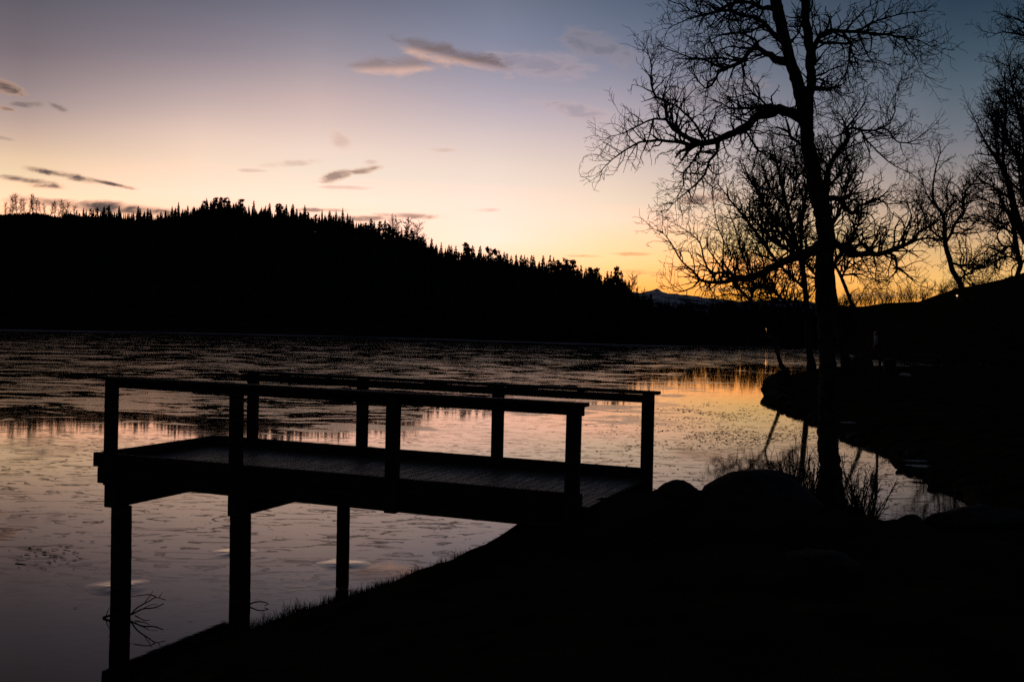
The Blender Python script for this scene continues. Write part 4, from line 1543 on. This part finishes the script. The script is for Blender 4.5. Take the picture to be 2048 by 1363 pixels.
LM = [leaf_mesh(300 + i) for i in range(6)]
for me in LM:
    me.materials.append(M['leaf'])
rs = random.Random(12)
for i in range(52):
    px, py = rs.gauss(98, 38), rs.gauss(1108, 17)
    if px < 2:
        px = rs.uniform(4, 60)
    q = onz(px, py, 0)
    o = obj('fallen_leaf', rs.choice(LM))
    s = rs.uniform(.025, .085)
    o.location = (q.x, q.y, .003)
    o.scale = (s, s, s * .8)
    o.rotation_euler = (0, 0, rs.gauss(0, .5))
    tag(o, 'small withered leaf in the loose cluster on the ice left of the outermost pile', 'leaf', 'leaves on the ice')
for px, py, s, lab in [(42, 1124, .16, 'ragged dark clump of leaves below the leaf cluster on the ice'), (135, 1098, .1, 'curled dark leaf clump inside the leaf cluster on the ice'), (10, 1060, .07, 'dark lump frozen into the ice at the left edge'), (12, 936, .22, 'short dark stick on the ice at the left edge'),
                     (151, 1215, .05, 'single curled leaf on the clear dark ice left of the branch')]:
    q = onz(px, py, 0)
    o = obj('leaf_clump' if s != .22 else 'stick', LM[2] if s != .22 else LM[0])
    o.location = (q.x, q.y, .004)
    o.scale = (s, s * .7, s * .9) if s != .22 else (s, .06, .16)
    tag(o, lab, 'leaf' if s != .22 else 'stick')
# countless leaves and bits drifted into the right-hand part of the lake
v, f = [], []
rs = random.Random(15)


def bit(x, y, s):
    a = rs.uniform(0, 3.14)
    ca, sa = math.cos(a), math.sin(a)
    L, W, H = s, s * rs.uniform(.25, .6), s * rs.uniform(.04, .16)
    b = len(v)
    for u, w, h in ((-.5, 0, .05), (0, -.5, .1), (.5, 0, .3), (0, .5, .1), (.1, 0, 1.0)):
        v.append((x + ca * u * L - sa * w * W, y + sa * u * L + ca * w * W, .002 + h * H))
    f.extend([(b, b + 1, b + 4), (b + 1, b + 2, b + 4), (b + 2, b + 3, b + 4), (b + 3, b, b + 4)])


for i in range(4200):
    u = rs.random()
    if u < .42:
        px, py = rs.gauss(1480, 120), rs.gauss(868, 16)
    elif u < .6:
        px, py = rs.gauss(1420, 60), rs.gauss(826, 10)
    elif u < .78:
        px, py = rs.uniform(1660, 1930), rs.gauss(950, 40)
    elif u < .93:
        px, py = rs.uniform(1180, 1620), rs.uniform(820, 985)
    else:
        px, py = rs.uniform(380, 1200), rs.uniform(880, 1080)
    q = onz(px, py, 0)
    if noise.noise(Vector((q.x * .55, q.y * .55, 4))) < -.12 and u < .9:
        continue
    bit(q.x, q.y, rs.uniform(.02, .085) * (1 + (q.y - 12) * .02) if u < .93 else rs.uniform(.015, .045))
o = obj('leaf_litter', mesh('leaf_litter', v, f), M['leaf'])
tag(o, 'scattered dark leaves and bits frozen into the ice right of the pier', 'leaf litter', kind='stuff')

# ------------------------------------------------------------------ grass on the bank
v, f = [], []
rs = random.Random(8)
cand = []
while len(cand) < 95000:
    cand.append((rs.uniform(-4.6, 10.5), rs.uniform(4.0, 19.5)))
cx = np.array([c[0] for c in cand])
cy = np.array([c[1] for c in cand])
cz, csd, _ = terrain(cx, cy)
for x, y, z, sd in zip(cx, cy, cz, csd):
    if sd < .02:
        continue
    clump = noise.noise(Vector((x * 1.3, y * 1.3, 9)))
    if rs.random() > .25 + .75 * math.exp(-sd / 1.1) or clump < -.35:
        continue
    n = 2 if sd < .7 else 1
    for _ in range(n):
        h = rs.uniform(.015, .065) * (1 + 1.4 * max(clump, -.2))
        a = rs.uniform(0, 6.28)
        bx_, by_ = x + rs.gauss(0, .03), y + rs.gauss(0, .03)
        lean = rs.uniform(.3, 1.6)
        w = .0024
        ca, sa = math.cos(a), math.sin(a)
        b = len(v)
        v += [(bx_ - sa * w, by_ + ca * w, z - .02), (bx_ + sa * w, by_ - ca * w, z - .02),
              (bx_ + ca * h * lean * .35 + sa * w * .8, by_ + sa * h * lean * .35 - ca * w * .8, z + h * .6), (bx_ + ca * h * lean * .35 - sa * w * .8, by_ + sa * h * lean * .35 + ca * w * .8, z + h * .6),
              (bx_ + ca * h * lean, by_ + sa * h * lean, z + h)]
        f += [(b, b + 1, b + 2, b + 3), (b + 3, b + 2, b + 4)]
for i in range(420):
    j = rs.randrange(3, len(SHORE) - 12)
    (x0, y0), (x1, y1) = SHORE[j], SHORE[j + 1]
    t = rs.random()
    nx_, ny_ = (y1 - y0), -(x1 - x0)
    nl = math.hypot(nx_, ny_)
    inl = abs(rs.gauss(.12, .35))
    tx, ty = x0 + (x1 - x0) * t + nx_ / nl * inl, y0 + (y1 - y0) * t + ny_ / nl * inl
    tz = gz(tx, ty)
    if tz < .02:
        continue
    big_ = rs.uniform(.5, 1.5) * (1.0 if ty < 19 else 1.5)
    for _ in range(rs.randrange(14, 46)):
        a = rs.uniform(0, 6.28)
        h = rs.uniform(.03, .11) * big_
        lean = rs.uniform(.2, 1.3)
        w = .0022 if ty < 19 else .004
        bx_, by_ = tx + rs.gauss(0, .05) * big_, ty + rs.gauss(0, .05) * big_
        ca, sa = math.cos(a), math.sin(a)
        b = len(v)
        v += [(bx_ - sa * w, by_ + ca * w, tz - .03), (bx_ + sa * w, by_ - ca * w, tz - .03),
              (bx_ + ca * h * lean * .35 + sa * w * .8, by_ + sa * h * lean * .35 - ca * w * .8, tz + h * .65), (bx_ + ca * h * lean * .35 - sa * w * .8, by_ + sa * h * lean * .35 + ca * w * .8, tz + h * .65),
              (bx_ + ca * h * lean, by_ + sa * h * lean, tz + h)]
        f += [(b, b + 1, b + 2, b + 3), (b + 3, b + 2, b + 4)]
o = obj('grass', mesh('grass', v, f), M['grass'])
tag(o, 'short withered grass along the dark bank', 'grass', kind='stuff')
